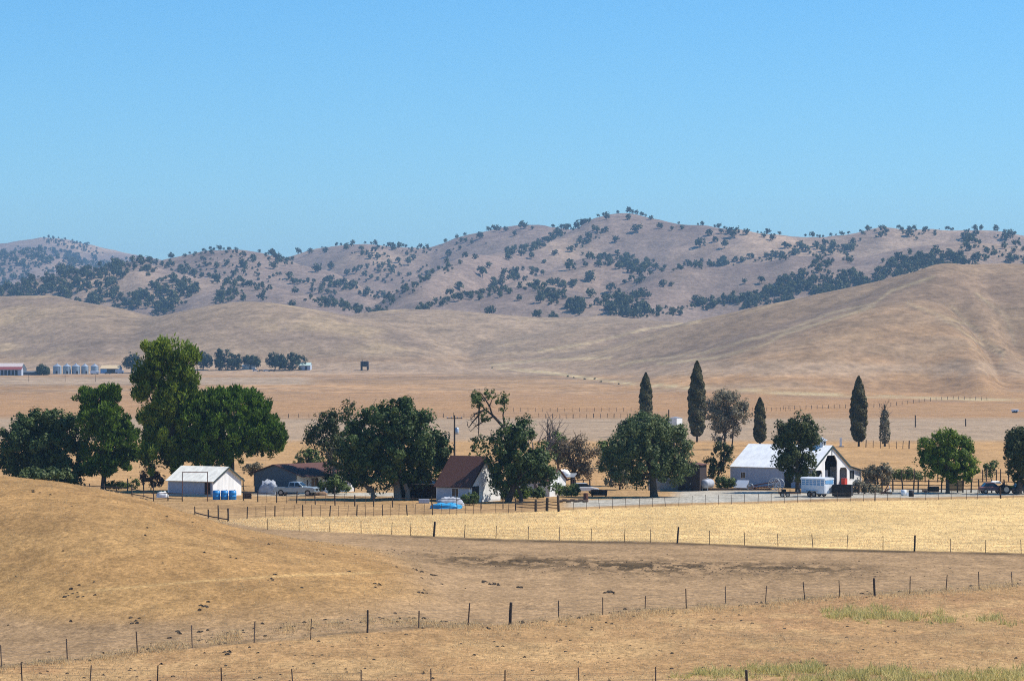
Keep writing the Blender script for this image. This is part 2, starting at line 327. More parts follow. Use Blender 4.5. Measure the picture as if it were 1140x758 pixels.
    for pts in ([(1043, 353), (1060, 360), (1077, 373), (1100, 388), (1117, 395), (1113, 410)], [(1087, 327), (1120, 353), (1130, 383)], [(1060, 342), (1093, 377), (1117, 393)], [(1010, 338), (1060, 356), (1090, 366)]):
        trail(pts, 1.5, PAL['creek'], .5); trail(pts, 1.6, PAL['foothill_dark'], .6, -2.2)
    trail([(1108, 343), (1125, 344), (1142, 343)], 1.1, (88, 78, 64), .8); trail([(1113, 392), (1119, 389)], 1.2, (88, 78, 64), .8); trail([(823, 372), (835, 371), (846, 370)], .8, PAL['foothill_dark'], .8)
    # farm yard, gravel
    near = GD < 480
    w = (near & (GPY > 505)) * sstep(536, 546, py) * 1.0; mixin(w * .9, S(PAL['yard'])); mixin(w * sstep(.5, .65, n_sm * .5 + n_md * .5) * .6, S(PAL['yard_dark']))
    fl = f4(GPX); gv = sstep(fl - 10.5, fl - 9, py) * (1 - sstep(fl - 3.2, fl - 1.8, py)) * sstep(622, 645, GPX) * near
    mixin(gv * .95, S(PAL['gravel']))
    pad = sstep(741, 765, GPX + (n_md - .5) * 20) * (1 - sstep(850, 880, GPX + (n_md - .5) * 20)) * sstep(545, 546.5, py) * (1 - sstep(556, 558, py)) * near; mixin(pad * .9, S(PAL['gravel']))
    lp = sstep(270, 300, GPX) * (1 - sstep(440, 490, GPX)) * sstep(547.5, 548.5, py) * (1 - sstep(551.5, 553, py)) * near; mixin(lp * .95, S(PAL['gravel']))
    rp = sstep(970, 990, GPX) * sstep(543.5, 545, py) * (1 - sstep(548, 549.5, py)) * near; mixin(rp * .9, S(PAL['gravel']))
    # golden field between the fences
    gf = sstep(fl - .8, fl + .8, py) * (1 - sstep(f3(GPX) - 1, f3(GPX) + .6, py)) * near * sstep(150, 260, GPX); mixin(gf, S(PAL['golden'])); mixin(gf * sstep(.5, .7, n_md) * .35, S(PAL['golden_dark']))
    mixin(gf * sstep(fl + 1, fl + 3, py) * (1 - sstep(fl + 5, fl + 9, py)) * .35 * (GPX < 620), S(PAL['yard']))
    # trodden dirt pasture below
    dt = sstep(f3(GPX) - .5, f3(GPX) + 1.0, py) * (GD < 420) * (GD > 150); mixin(dt, S(PAL['dirt']))
    edge = np.exp(-((py - f3(GPX) - 1.4) / 1.6) ** 2) * (GD < 420) * sstep(380, 480, GPX) * (.6 + .4 * sstep(.4, .6, n_sm)); mixin(edge * .95, S(PAL['dark_dirt']))
    mixin(dt * sstep(.45, .7, n_md) * .2, S(PAL['dirt_dark']))
    cb = curve([(-900, 612), (350, 616), (450, 620), (560, 624), (700, 631), (850, 634), (1000, 637), (2000, 643)], 5)(GPX)
    db = np.exp(-((GPY - cb) / 8.5) ** 2) * sstep(420, 540, GPX) * (1 - sstep(900, 1020, GPX)) * (GD < 330); mixin(dt * db * .3, S(PAL['dirt_dark'])); mixin(dt * db * sstep(.40, .52, fbm(X / .9, GD / 2.0, 91, 4)) * .98 * (.5 + .5 * sstep(.32, .52, n_md)), S(PAL['dark_dirt']))
    # near slope, foreground pasture
    hillness = NEARHILL.h(GPX, GD, 0 * GD, 0); hw = sstep(.5, 1.6, hillness + (n_md - .5) * .8) * (GD < 330); mixin(hw, S(PAL['hill'])); mixin(hw * sstep(.48, .64, n_md) * .3, S(PAL['hill_pale'])); mixin(hw * sstep(.5, .68, fbm(X / 9 + 3, GD / 5, 71, 4)) * .35, S(PAL['hill_dark']))
    # cattle path along the slope
    pl = curve([(-900, 668), (75, 660), (150, 653), (230, 646), (330, 640), (450, 636), (2000, 636)], 5)(GPX); mixin(hw * np.exp(-((GPY - pl) / 1.3) ** 2) * sstep(70, 110, GPX) * (1 - sstep(400, 450, GPX)) * .32, S(PAL['golden']))
    fg = sstep(f2(GPX) - 1.2, f2(GPX) + 1.2, GPY + (n_sm - .5) * 5) * (GD < 300); mixin(fg, S(PAL['fore'])); mixin(fg * sstep(.46, .64, n_md) * .5, S(PAL['fore_pink'])); mixin(fg * sstep(.5, .66, fbm(X / 4, GD / 7, 73, 4)) * .5, S(PAL['fore_pale']))
    mixin(np.exp(-((GPY - f2(GPX) + 2.0) / 2.0) ** 2) * (GD < 300) * .4 * sstep(.38, .6, n_sm), S(PAL['dark_dirt']))
    mixin(fg * sstep(720, 760, GPX) * np.exp(-((GPY - 706) / 14) ** 2) * sstep(.48, .6, n_sm) * .45, S(PAL['dirt_dark']))
    return C
PAL = dict(plain=(176, 141, 106), plain_grey=(160, 134, 110), plain_orange=(182, 139, 98), plain_gold=(200, 157, 106), pale_band=(178, 155, 132), pale_pink=(184, 158, 134),
           foothill=(158, 135, 112), foothill_dark=(136, 116, 101), foothill_pale=(186, 160, 126), oakhill=(148, 127, 114), oakhill_pale=(182, 155, 130), oakhill_dark=(124, 105, 97),
           creek=(202, 180, 140), yard=(188, 152, 108), yard_dark=(150, 118, 84), gravel=(190, 184, 174), golden=(236, 200, 140), golden_dark=(216, 178, 118),
           dirt=(174, 142, 107), dirt_dark=(156, 126, 93), dark_dirt=(84, 68, 46), hill=(176, 137, 90), hill_pale=(188, 151, 102), hill_dark=(140, 107, 70), fore=(184, 145, 101), fore_pink=(174, 132, 95), fore_pale=(203, 166, 118))
SOIL = soil_colours() * np.array([.825, .82, .755])
def land(name, r0, r1, m):
    z = GZ[r0:r1]; px = GPX[r0:r1]; d = GD[r0:r1]; nr, nc = z.shape
    V = np.stack([(px - CX) * d / F, d, z], -1).reshape(-1, 3)
    idx = np.arange(nr * nc).reshape(nr, nc); Q = np.stack([idx[:-1, :-1], idx[:-1, 1:], idx[1:, 1:], idx[1:, :-1]], -1).reshape(-1, 4)
    me = bpy.data.meshes.new(name); me.vertices.add(len(V)); me.vertices.foreach_set('co', V.astype(np.float32).ravel())
    me.loops.add(Q.size); me.loops.foreach_set('vertex_index', Q.astype(np.int32).ravel())
    me.polygons.add(len(Q)); me.polygons.foreach_set('loop_start', np.arange(0, Q.size, 4, dtype=np.int32)); me.polygons.foreach_set('loop_total', np.full(len(Q), 4, np.int32))
    me.polygons.foreach_set('use_smooth', np.ones(len(Q), bool)); me.update(calc_edges=True)
    a = me.attributes.new('soil', 'FLOAT_COLOR', 'POINT'); c = np.ones((len(V), 4), np.float32); c[:, :3] = SOIL[r0:r1].reshape(-1, 3); a.data.foreach_set('color', c.ravel())
    me.materials.append(m); o = link(name, me); return structure(o)
k1, k2, k3 = [int(np.searchsorted(DR, v)) for v in (1280, 2750, 5600)]
M_LAND = landmat('dry_pasture'); M_FAR = landmat('dry_hillside', 1.0, True)
land('ground', 0, k1 + 1, M_LAND); land('foothills', k1, k2 + 1, M_FAR); land('wooded_hills', k2, k3 + 1, M_FAR); land('distant_mountains', k3, len(DR), M_FAR)
# air: one box of even, thin, pale haze round everything; sky stays outside it
hz, hn, hl, _b = nodes_of('air_haze'); hn.remove(_b); vol = hn.new('ShaderNodeVolumePrincipled'); hl.new(vol.outputs[0], hn['Material Output'].inputs['Volume'])
vol.inputs['Color'].default_value = (.42, .70, 1.0, 1); vol.inputs['Density'].default_value = 7.5e-5; vol.inputs['Anisotropy'].default_value = 0.1
hb = MB().box(-6500, 6500, -60, 13200, -12, 520).build('haze', hz); hb['kind'] = 'stuff'
# ------------------------------------------------------------------ foliage
def leaf_quads(cen, nrm, size, rng, aspect=1.5, needle=None):
    """one small rhombus per leaf; needle = growth directions for long upswept sprays"""
    N = len(cen); nrm = nrm / (np.linalg.norm(nrm, axis=1, keepdims=True) + 1e-9)
    a = rng.normal(size=(N, 3)); u = np.cross(nrm, a); u /= np.linalg.norm(u, axis=1, keepdims=True) + 1e-9; w = np.cross(nrm, u)
    if needle is not None:
        u = needle + .45 * rng.normal(size=(N, 3)) + np.array([0, 0, .8]); u /= np.linalg.norm(u, axis=1, keepdims=True); w = np.cross(u, a); w /= np.linalg.norm(w, axis=1, keepdims=True) + 1e-9
    s = size[:, None]
    return np.stack([cen + u * s * aspect * .5, cen + w * s * .5, cen - u * s * aspect * .5, cen - w * s * .5], 1).reshape(-1, 3)
def crown_arrays(lobes, nblob, nleaf, rb, leaf, rng, up=0.25, inner=.55, flat=1.0, up_tuft=0.0, rag=.22):
    """leaf clumps spread over the outside of a few big lobes; lobes = (x, y, z, rx, ry, rz) in metres"""
    L = np.array(lobes, float); w = (L[:, 3] * L[:, 4] * L[:, 5]) ** (2 / 3.); w /= w.sum()
    k = rng.choice(len(L), nblob, p=w)
    dr = rng.normal(size=(nblob, 3)); dr[:, 2] += up; dr /= np.linalg.norm(dr, axis=1, keepdims=True)
    rad = inner + (1 - inner) * rng.random(nblob) ** .6
    bc = L[k, :3] + dr * L[k, 3:] * rad[:, None]
    br = rb * rng.uniform(.45, 1.4, nblob); tb = rng.random(nblob)
    ro = rng.random(nblob) < rag; bc = np.where(ro[:, None], L[k, :3] + dr * (L[k, 3:] * rng.uniform(.94, 1.08, nblob)[:, None] + .12), bc); br = np.where(ro, br * .85, br)
    j = np.repeat(np.arange(nblob), nleaf); j = j[~ro[j] | (rng.random(len(j)) < .33)]; M = len(j)
    d2 = rng.normal(size=(M, 3)); d2 /= np.linalg.norm(d2, axis=1, keepdims=True)
    off = d2 * br[j][:, None] * (.35 + .65 * rng.random(M) ** .5)[:, None]; off[:, 2] *= flat
    if up_tuft: off[:, 2] += up_tuft * rng.random(M) * br[j]
    cen = bc[j] + off; nrm = d2 + .5 * dr[j] + .6 * rng.normal(size=(M, 3)) + np.array([0, 0, .35])
    size = leaf * rng.uniform(.6, 1.4, M); tint = np.clip(.65 * tb[j] + .5 * rng.random(M) - .08, 0, 1)
    return cen, nrm, size, tint, bc
def limb(mb, p0, p1, r0, r1, rng, bend=.12, n=6, seg=4):
    p0, p1 = Vector(p0), Vector(p1); L = (p1 - p0).length; pts = []; rs = []
    for i in range(seg + 1):
        t = i / seg; q = p0.lerp(p1, t) + Vector(rng.normal(size=3)) * L * bend * math.sin(math.pi * t) * .5; q.z += L * .05 * math.sin(math.pi * t)
        pts.append(q); rs.append(r0 + (r1 - r0) * t)
    mb.tube(pts, rs, n)
M_BARK = mat('bark', (.085, .065, .048), .95, .4, 5, bump=.6); M_PALEBARK = mat('pale_bark', (.24, .2, .16), .95, .3, 5, bump=.5)
LM = dict(
    dark=leafmat('dark_green_leaves', (.019, .042, .008), (.11, .155, .034)), oak=leafmat('oak_leaves', (.028, .044, .012), (.10, .115, .03)),
    pine=leafmat('pine_needles', (.034, .068, .005), (.27, .34, .035), .3), roundpine=leafmat('deep_green_needles', (.016, .050, .004), (.17, .265, .022), .3),
    cypress=leafmat('cypress_sprays', (.036, .034, .008), (.15, .125, .040), .12), willow=leafmat('olive_leaves', (.036, .064, .016), (.175, .205, .072)),
    grey=leafmat('grey_green_leaves', (.10, .095, .052), (.30, .26, .165)), bright=leafmat('bright_green_leaves', (.040, .085, .004), (.20, .27, .022), .35),
    brown=leafmat('dry_brown_leaves', (.12, .085, .048), (.31, .23, .13)), shrub=leafmat('shrub_leaves', (.035, .065, .010), (.16, .21, .045)),
    hilloak=leafmat('hill_oak_leaves', (.020, .034, .010), (.100, .110, .034)), far=leafmat('far_tree_leaves', (.018, .034, .012), (.055, .078, .026)), weed=leafmat('weed_leaves', (.34, .32, .08), (.72, .60, .26), .45), straw=leafmat('straw', (.52, .36, .17), (.84, .62, .33), .5),
    stubble=leafmat('golden_stubble', (.74, .52, .25), (.95, .76, .45), .4), reddish=leafmat('russet_leaves', (.10, .045, .025), (.24, .12, .06)))
def tree(name, label, px, py, lobes_px, leaves='dark', nblob=150, nleaf=70, rb=.85, leaf=.34, trunk_r=.3, seed=1, dmin=300, cat='tree', group=None, trunk_top=None, nlimb=9,
         up=.25, inner=.55, aspect=1.5, up_tuft=0.0, flat=1.0, bark=None, base=None, bare=0, extra_trunks=(), depth=.9, cname='crown', rag=.22, needle=False):
    """tree rooted where photo pixel (px, py) meets the ground; lobes_px = (col, row, rx, ry) of the crown's masses"""
    rng = np.random.default_rng(seed); b = base or ground_at(px, py, dmin); m = b.y / F
    t = thing(name, label, cat, b, 0, group); lobes = []
    gy = HY + (H0 - b.z) / m                                        # row of the root at its own distance
    for i, l in enumerate(lobes_px):
        rx, rz = l[2] * m, l[3] * m; ry = rx * depth; oy = l[4] if len(l) > 4 else rng.uniform(-.35, .35) * rx
        lobes.append(((l[0] - px) * m, oy, (gy - l[1]) * m, rx, ry, rz))
    cen, nrm, size, tint, bc = crown_arrays(lobes, nblob, int(nleaf * 1.55), rb, leaf * .78, rng, up, inner, flat, up_tuft, rag)
    keep = cen[:, 2] > .15; cen, nrm, size, tint = cen[keep], nrm[keep], size[keep], tint[keep]
    link(cname, nparr_mesh(cname, leaf_quads(cen, nrm, size, rng, aspect, nrm / (np.linalg.norm(nrm, axis=1, keepdims=True) + 1e-9) if needle else None), 4, LM[leaves], tint), t)
    if trunk_r:
        mb = MB(); L = np.array(lobes); cx, cy, cz = np.average(L[:, :3], axis=0, weights=L[:, 3] * L[:, 5])
        zt = (gy - trunk_top) * m if trunk_top is not None else cz
        low = min(l[2] - l[5] for l in lobes); fork = Vector((cx * .35, cy * .35, max(.8, low * .55 + zt * .25)))
        mb.tube([(0, 0, -.3), (0, 0, .25), fork * .5, fork], [trunk_r * 1.5, trunk_r * 1.1, trunk_r * .95, trunk_r * .85], 8)
        mb.tube([fork, fork.lerp(Vector((cx, cy, zt)), .6), (cx, cy, zt)], [trunk_r * .85, trunk_r * .5, trunk_r * .15], 7)
        for i in range(nlimb):
            q = bc[rng.integers(len(bc))]; s0 = fork.lerp(Vector((cx, cy, zt)), rng.uniform(0, .5)); limb(mb, s0, q, trunk_r * .42, .04, rng)
        for ex in extra_trunks:
            e0 = Vector(((ex - px) * m, rng.uniform(-.5, .5), -.2)); q = bc[rng.integers(len(bc))]; mb.tube([e0, e0 + Vector((0, 0, 1.2)), Vector(q)], [trunk_r * .8, trunk_r * .65, .06], 6)
        for i in range(bare):
            q = Vector(bc[rng.integers(len(bc))]); e = q + Vector(np.clip(rng.normal(size=3), -1.2, 1.2)) * .55 + Vector((0, 0, .5)); limb(mb, q, e, .05, .015, rng, .2, 4, 3)
        mb.build('trunk', bark or M_BARK, t)
    return t
def cypress(label, px, py, top, w, seed, dead=False, base=None):
    rng = np.random.default_rng(seed); b = base or ground_at(px, py, 480); m = b.y / F; H = (HY + (H0 - b.z) / m - top) * m; Rm = w * .5 * m
    t = thing('cypress_tree', label, 'cypress', b, 0, 'tall cypress trees on the plain' if not dead else None)
    N = 17000 if not dead else 2400
    tt = rng.random(N) ** .85; lo = .075
    prof = np.interp(tt, [0, .04, .12, .3, .6, .8, .92, 1], [.35, .72, .95, 1.0, .93, .68, .38, .05])
    if dead: prof *= np.where(tt > .6, .25 + .8 * rng.random(N), .95) * (tt < .86)
    th = rng.random(N) * 2 * np.pi; bump = 1 + .07 * np.sin(th * 3 + tt * 23 + seed) + .05 * np.sin(th * 5 - tt * 41) + .04 * np.sin(tt * 67 + seed) + .08 * np.sin(th * 2 + tt * 9 + seed * 3)
    rr = Rm * prof * bump * (.72 + .3 * rng.random(N) ** .5)
    z = H * (lo + (1 - lo) * tt)
    cen = np.stack([rr * np.cos(th), rr * np.sin(th), z], 1); nrm = np.stack([np.cos(th), np.sin(th), .4 + 0 * th], 1) + .5 * rng.normal(size=(N, 3))
    n2 = np.clip(.5 + .35 * np.sin(th * 3 + tt * 23 + seed) + .3 * rng.normal(size=N), 0, 1)
    size = (.22 if not dead else .2) * rng.uniform(.6, 1.4, N)
    link('crown', nparr_mesh('crown', leaf_quads(cen, nrm, size, rng, 2.0), 4, LM['cypress' if not dead else 'grey'], n2), t)
    mb = MB(); mb.tube([(0, 0, -.3), (0, 0, H * .12), (0, 0, H * .8)], [.26, .2, .05], 7)
    if dead:
        for i in range(26):
            z0 = H * rng.uniform(.45, .92); a = rng.uniform(0, 6.28); l = Rm * rng.uniform(.9, 1.7); limb(mb, (0, 0, z0), (l * math.cos(a), l * math.sin(a), z0 + l * rng.uniform(.6, 1.6)), .05, .015, rng, .15, 4, 3)
    mb.build('trunk', M_BARK, t); return t

# --- trees round the farm, left to right
tree('broadleaf_tree', 'wide dark green broadleaf tree at the far left above the round bush', 45, 544, [(22, 500, 24, 30), (58, 508, 30, 30), (34, 478, 20, 20), (52, 490, 30, 36), (78, 497, 22, 34), (40, 520, 36, 20), (70, 525, 26, 18), (12, 512, 14, 22), (62, 468, 12, 14)], 'dark', 330, 75, .9, .34, .4, 11, rag=.12)
tree('broadleaf_tree', 'upright dark pine with layered branches reaching right, beside the wide broadleaf tree', 115, 545, [(98, 447, 13, 15), (114, 444, 12, 13), (127, 447, 9, 15), (112, 468, 26, 22), (118, 492, 26, 22), (138, 462, 10, 12), (143, 482, 16, 8), (148, 494, 12, 7), (140, 506, 14, 7), (108, 515, 22, 16), (128, 518, 16, 10)], 'roundpine', 250, 75, .8, .24, .36, 12, needle=True, aspect=3.0, inner=.4).name = 'pine_tree'
tree('round_bush', 'low rounded green bush at the foot of the wide broadleaf tree', 48, 546, [(50, 532, 27, 9), (38, 533, 16, 8), (66, 535, 14, 7)], 'willow', 90, 60, .5, .22, .08, 13, base=ground_at(48, 547, 262), cat='bush', nlimb=5, cname='foliage')
tree('pine_tree', 'tallest pine, yellow green and rugged, standing behind the small white shed', 196, 547, [(182, 398, 17, 15), (164, 396, 10, 12), (202, 405, 15, 16), (212, 400, 8, 9), (172, 420, 22, 16), (196, 428, 25, 18), (210, 436, 14, 14), (178, 448, 28, 18), (200, 460, 26, 20), (168, 470, 20, 16), (186, 488, 28, 22), (176, 508, 22, 18), (200, 515, 24, 18), (164, 440, 12, 10), (214, 452, 12, 12)], 'pine', 330, 105, .86, .24, .45, 14, needle=True, aspect=3.2, trunk_top=400, inner=.4, up_tuft=.9, nlimb=16, up=.5)
tree('stone_pine', 'broad umbrella pine with a smooth dome leaning right over the dark garage', 258, 547, [(250, 477, 52, 44), (262, 466, 44, 32), (292, 486, 27, 20), (225, 475, 26, 30), (250, 490, 46, 24), (285, 478, 26, 20), (300, 488, 18, 14), (310, 487, 10, 11), (232, 505, 26, 18), (300, 500, 14, 8), (262, 502, 34, 14)], 'roundpine', 1150, 36, .46, .21, .42, 15, needle=True, aspect=3.4, rag=0, inner=.8, up_tuft=.9, trunk_top=470, nlimb=16, up=.6)
tree('dry_shrub', 'dusky dry shrub behind the left corner of the white shed', 168, 546, [(166, 528, 9, 14), (174, 535, 8, 9)], 'reddish', 40, 50, .5, .22, .06, 16, cat='shrub', nlimb=6, cname='foliage', bare=14)
tree('sparse_bush', 'thin brownish bush behind the left end of the dark garage', 283, 541, [(279, 521, 9, 6), (288, 519, 7, 5), (283, 527, 6, 5)], 'grey', 26, 40, .5, .2, .07, 17, cat='bush', nlimb=6, cname='foliage', inner=.3)
tree('sparse_tree', 'loose airy grey green tree leaning out left of the big round tree', 372, 549, [(372, 468, 20, 14), (352, 480, 16, 9), (384, 458, 14, 9), (365, 490, 22, 16), (380, 500, 22, 22), (345, 488, 9, 7), (372, 520, 18, 14)], 'oak', 120, 55, .75, .27, .24, 18, inner=.2, bark=M_PALEBARK, bare=60, nlimb=20)
tree('young_tree', 'small bright green tree rising behind the brown garage roof', 342, 541, [(338, 510, 8, 9), (346, 507, 7, 8), (352, 514, 9, 8), (330, 516, 6, 5)], 'shrub', 60, 55, .5, .22, .12, 19, dmin=420, base=ground_at(342, 534, 300))
tree('broadleaf_tree', 'huge round dark tree standing left of the brown roofed house', 443, 556, [(440, 468, 30, 20), (420, 478, 28, 24), (462, 480, 30, 26), (480, 500, 22, 26), (440, 505, 44, 30), (410, 510, 26, 28), (398, 495, 22, 22), (470, 518, 28, 20), (425, 530, 34, 16), (490, 508, 12, 18), (452, 452, 12, 7), (395, 520, 18, 22)], 'dark', 430, 75, .9, .32, .5, 20, inner=.45, bark=M_PALEBARK, extra_trunks=(415, 454), bare=30)
tree('small_tree', 'little yellowish olive tree on a thin trunk under the huge round tree', 454, 554, [(460, 531, 11, 5), (474, 530, 9, 5), (455, 536, 7, 5), (481, 534, 5, 4)], 'grey', 46, 50, .45, .2, .14, 21, bark=M_PALEBARK, base=ground_at(453, 555, 300)); 
tree('bushy_hedge', 'rounded light green bush beside the parked pickup truck', 371, 549, [(364, 540, 9, 7), (374, 538, 9, 8), (382, 544, 8, 6), (358, 544, 6, 5)], 'shrub', 60, 50, .45, .2, .06, 22, base=ground_at(371, 549.5, 300), cat='bush', nlimb=4, cname='foliage').name = 'bush'
# gaunt cottonwood with a bare arching stem
def cottonwood():
    rng = np.random.default_rng(23); b = ground_at(566, 556, 300); m = b.y / F; gy = HY + (H0 - b.z) / m
    t = thing('cottonwood_tree', 'gaunt half bare tree with leafy tips rising over the dense thicket', 'tree', b)
    q = lambda x, y, yy=0: Vector(((x - 566) * m, yy, (gy - y) * m))
    mb = MB(); mb.tube([q(566, 558), q(567, 520), q(566, 495), q(562, 477), q(554, 468), q(548, 462)], [.34, .3, .26, .22, .18, .15], 8)
    for pts in ([(548, 462), (545, 452), (548, 444), (552, 440)], [(548, 462), (540, 456), (534, 448), (530, 443)], [(545, 452), (540, 444), (536, 438)], [(562, 477), (560, 462), (562, 450), (561, 443)], [(534, 448), (533, 462), (533, 478), (532, 490)], [(548, 464), (540, 468), (530, 474), (524, 480)], [(533, 462), (526, 470), (522, 476)], [(540, 456), (530, 460), (524, 466)], [(566, 495), (556, 488), (548, 486)]):
        mb.tube([q(x, y, rng.uniform(-.4, .4)) for x, y in pts], np.linspace(.13, .035, len(pts)), 5)
        for k in range(7):
            x, y = pts[rng.integers(1, len(pts))]; e = q(x + rng.uniform(-9, 9), y - rng.uniform(-4, 9), rng.uniform(-1, 1)); limb(mb, q(x, y), e, .035, .012, rng, .2, 4, 3)
    mb.build('trunk', M_BARK, t)
    lob = [(530, 445, 8, 6), (539, 438, 9, 5), (549, 438, 6, 4), (561, 447, 6, 9), (528, 440, 5, 4), (541, 462, 7, 7), (532, 452, 6, 5), (552, 446, 4, 4), (532, 492, 8, 6), (526, 500, 7, 6), (538, 503, 8, 7)]
    L = [((x - 566) * m, rng.uniform(-.5, .5), (gy - y) * m, rx * m, rx * m, ry * m) for x, y, rx, ry in lob]
    cen, nrm, size, tint, bc = crown_arrays(L, 90, 26, .42, .2, rng, .2, .1, rag=.45); link('crown', nparr_mesh('crown', leaf_quads(cen, nrm, size, rng), 4, LM['shrub'], tint), t)
cottonwood()
tree('dense_thicket_tree', 'dense dark tree shading the right side of the brown roofed house', 566, 557, [(566, 500, 26, 22), (557, 510, 14, 14), (586, 512, 24, 22), (582, 530, 28, 20), (598, 528, 20, 18), (575, 480, 18, 14), (584, 478, 12, 14), (562, 537, 14, 16), (550, 518, 9, 6), (603, 508, 12, 14), (612, 535, 9, 12)], 'dark', 250, 60, .72, .28, .4, 24, inner=.35, bare=90, base=ground_at(566, 559, 300), extra_trunks=(580,)).name = 'broadleaf_tree'
def dead_tree():
    rng = np.random.default_rng(25); b = ground_at(600, 553, 300); m = b.y / F; gy = HY + (H0 - b.z) / m
    t = thing('dead_tree', 'leafless grey brown dead tree poking out of the dark thicket', 'tree', b); mb = MB()
    def grow(p, d, L, r, k):
        e = p + d * L; limb(mb, p, e, r, r * .62, rng, .12, 5 if k < 2 else 4, 3)
        if k >= 4: return
        for i in range(3 if k < 3 else 4):
            nd = (d + Vector(rng.normal(size=3)) * .42 + Vector((0, 0, .12))).normalized(); grow(p.lerp(e, rng.uniform(.6, 1)), nd, L * rng.uniform(.55, .8), r * .55, k + 1)
    grow(Vector((0, 0, -.2)), Vector((.02, 0, 1)).normalized(), 4.6, .3, 0)
    mb.build('trunk', mat('dead_wood', (.16, .125, .11), .95, .35, 5), t)
dead_tree()
tree('dry_tree', 'brown half dry tree with thin twigs left of the big olive tree', 637, 549, [(640, 500, 18, 14), (655, 508, 12, 12), (628, 506, 12, 12), (640, 520, 16, 12), (650, 525, 12, 9)], 'brown', 95, 46, .7, .22, .22, 26, inner=.3, bare=110, nlimb=24, extra_trunks=(641,))
tree('green_tree', 'small leafy green tree peeking between the thicket and the brown dry tree', 622, 540, [(620, 490, 9, 8), (615, 500, 8, 10), (624, 506, 8, 10)], 'shrub', 50, 50, .6, .24, .16, 27, base=ground_at(622, 535, 300))
tree('green_tree', 'mid green spreading tree joined to the left edge of the big olive tree', 672, 545, [(676, 500, 12, 14), (670, 515, 12, 12), (682, 512, 12, 16), (664, 500, 7, 8)], 'shrub', 80, 55, .65, .26, .2, 28, base=ground_at(680, 541, 300))
tree('olive_tree', 'big rounded olive green tree on a thick forked trunk beside the gravel', 728, 553, [(725, 480, 26, 16), (705, 490, 24, 20), (748, 492, 22, 20), (690, 505, 18, 20), (725, 508, 34, 24), (752, 515, 18, 20), (694, 527, 18, 13), (744, 528, 20, 12), (760, 508, 10, 16), (714, 530, 14, 8), (676, 512, 8, 10), (766, 525, 7, 10)], 'willow', 300, 62, .72, .26, .48, 29, inner=.35, nlimb=22, bare=30, flat=1.25)
tree('shade_tree', 'dark domed tree showing behind the top of the big olive tree', 722, 525, [(720, 476, 26, 14), (705, 480, 16, 12), (738, 480, 16, 12), (722, 495, 28, 18)], 'dark', 200, 65, .9, .34, .35, 30, base=ground_at(722, 520, 300))
tree('sparse_bush', 'pale leafy bush left of the thick olive trunk', 690, 546, [(684, 534, 9, 8), (692, 530, 8, 8), (698, 538, 8, 7)], 'grey', 44, 45, .5, .2, .1, 31, cat='bush', nlimb=8, cname='foliage', inner=.3, base=ground_at(690, 545, 300))
tree('poplar_tree', 'grey green airy tree on several stems between two cypresses', 806, 500, [(806, 445, 16, 11), (796, 458, 14, 14), (816, 462, 14, 16), (806, 468, 16, 14), (828, 458, 8, 14), (802, 482, 9, 9), (818, 482, 6, 8)], 'grey', 150, 55, .9, .3, .24, 32, inner=.3, bare=90, nlimb=22, dmin=480, extra_trunks=(815, 801))
tree('sapling', 'scrawny patchy tree between the dark shed and the barn roof', 800, 542, [(802, 500, 9, 8), (792, 512, 8, 8), (808, 512, 8, 8), (798, 525, 10, 8), (812, 500, 5, 6), (790, 530, 6, 7)], 'oak', 70, 46, .5, .22, .14, 33, inner=.25, bare=20, base=ground_at(800, 541.5, 300))
tree('bush', 'compact dark green bush by the left end of the white barn', 807, 543, [(803, 537, 7, 6), (811, 538, 7, 5)], 'dark', 36, 45, .45, .2, .05, 34, cat='bush', nlimb=3, cname='foliage', base=ground_at(807, 544, 300))
tree('broadleaf_tree', 'dark green spreading tree in front of the white barn roof', 886, 549, [(888, 473, 16, 12), (874, 480, 15, 10), (900, 482, 14, 10), (885, 492, 26, 13), (868, 492, 10, 10), (905, 493, 8, 8), (882, 512, 22, 14), (895, 518, 14, 12), (872, 515, 13, 10), (888, 530, 18, 8)], 'oak', 240, 62, .66, .25, .3, 35, inner=.3, base=ground_at(888, 548, 300))
tree('maple_tree', 'bright green rounded tree standing alone beside the corral', 1055, 549, [(1056, 487, 14, 10), (1042, 496, 18, 12), (1068, 498, 16, 12), (1032, 507, 14, 9), (1055, 512, 28, 14), (1076, 518, 14, 11), (1040, 523, 16, 9), (1064, 528, 18, 8), (1024, 506, 6, 6), (1084, 524, 8, 7)], 'bright', 270, 66, .62, .25, .26, 36, inner=.35, extra_trunks=())
tree('broadleaf_tree', 'dark tree cut by the right edge above the parked vehicles', 1134, 550, [(1136, 490, 14, 14), (1146, 500, 20, 22), (1128, 508, 9, 12), (1140, 520, 16, 18), (1126, 497, 7, 6)], 'oak', 190, 65, .7, .27, .4, 37, inner=.4)
tree('shrub', 'round brownish green shrub right of the barn lean-to', 977, 545, [(970, 528, 10, 9), (982, 527, 11, 10), (976, 535, 14, 7)], 'grey', 70, 50, .5, .21, .08, 38, cat='shrub', nlimb=6, cname='foliage', base=ground_at(977, 540, 300))
tree('shrub', 'silvery grey scrubby bush at the rear of the black box bin', 963, 549, [(958, 543, 9, 6), (968, 545, 8, 5), (976, 547, 6, 4)], 'grey', 50, 45, .4, .18, .05, 39, cat='shrub', nlimb=8, cname='foliage', bare=25, base=ground_at(963, 549.5, 300))
tree('shrub', 'small green bush beyond the corral, left of the edge tree', 1103, 541, [(1100, 521, 5, 4), (1106, 519, 4, 5), (1102, 527, 5, 4)], 'shrub', 26, 40, .45, .2, .06, 40, cat='shrub', nlimb=4, cname='foliage', base=ground_at(1103, 533, 300))
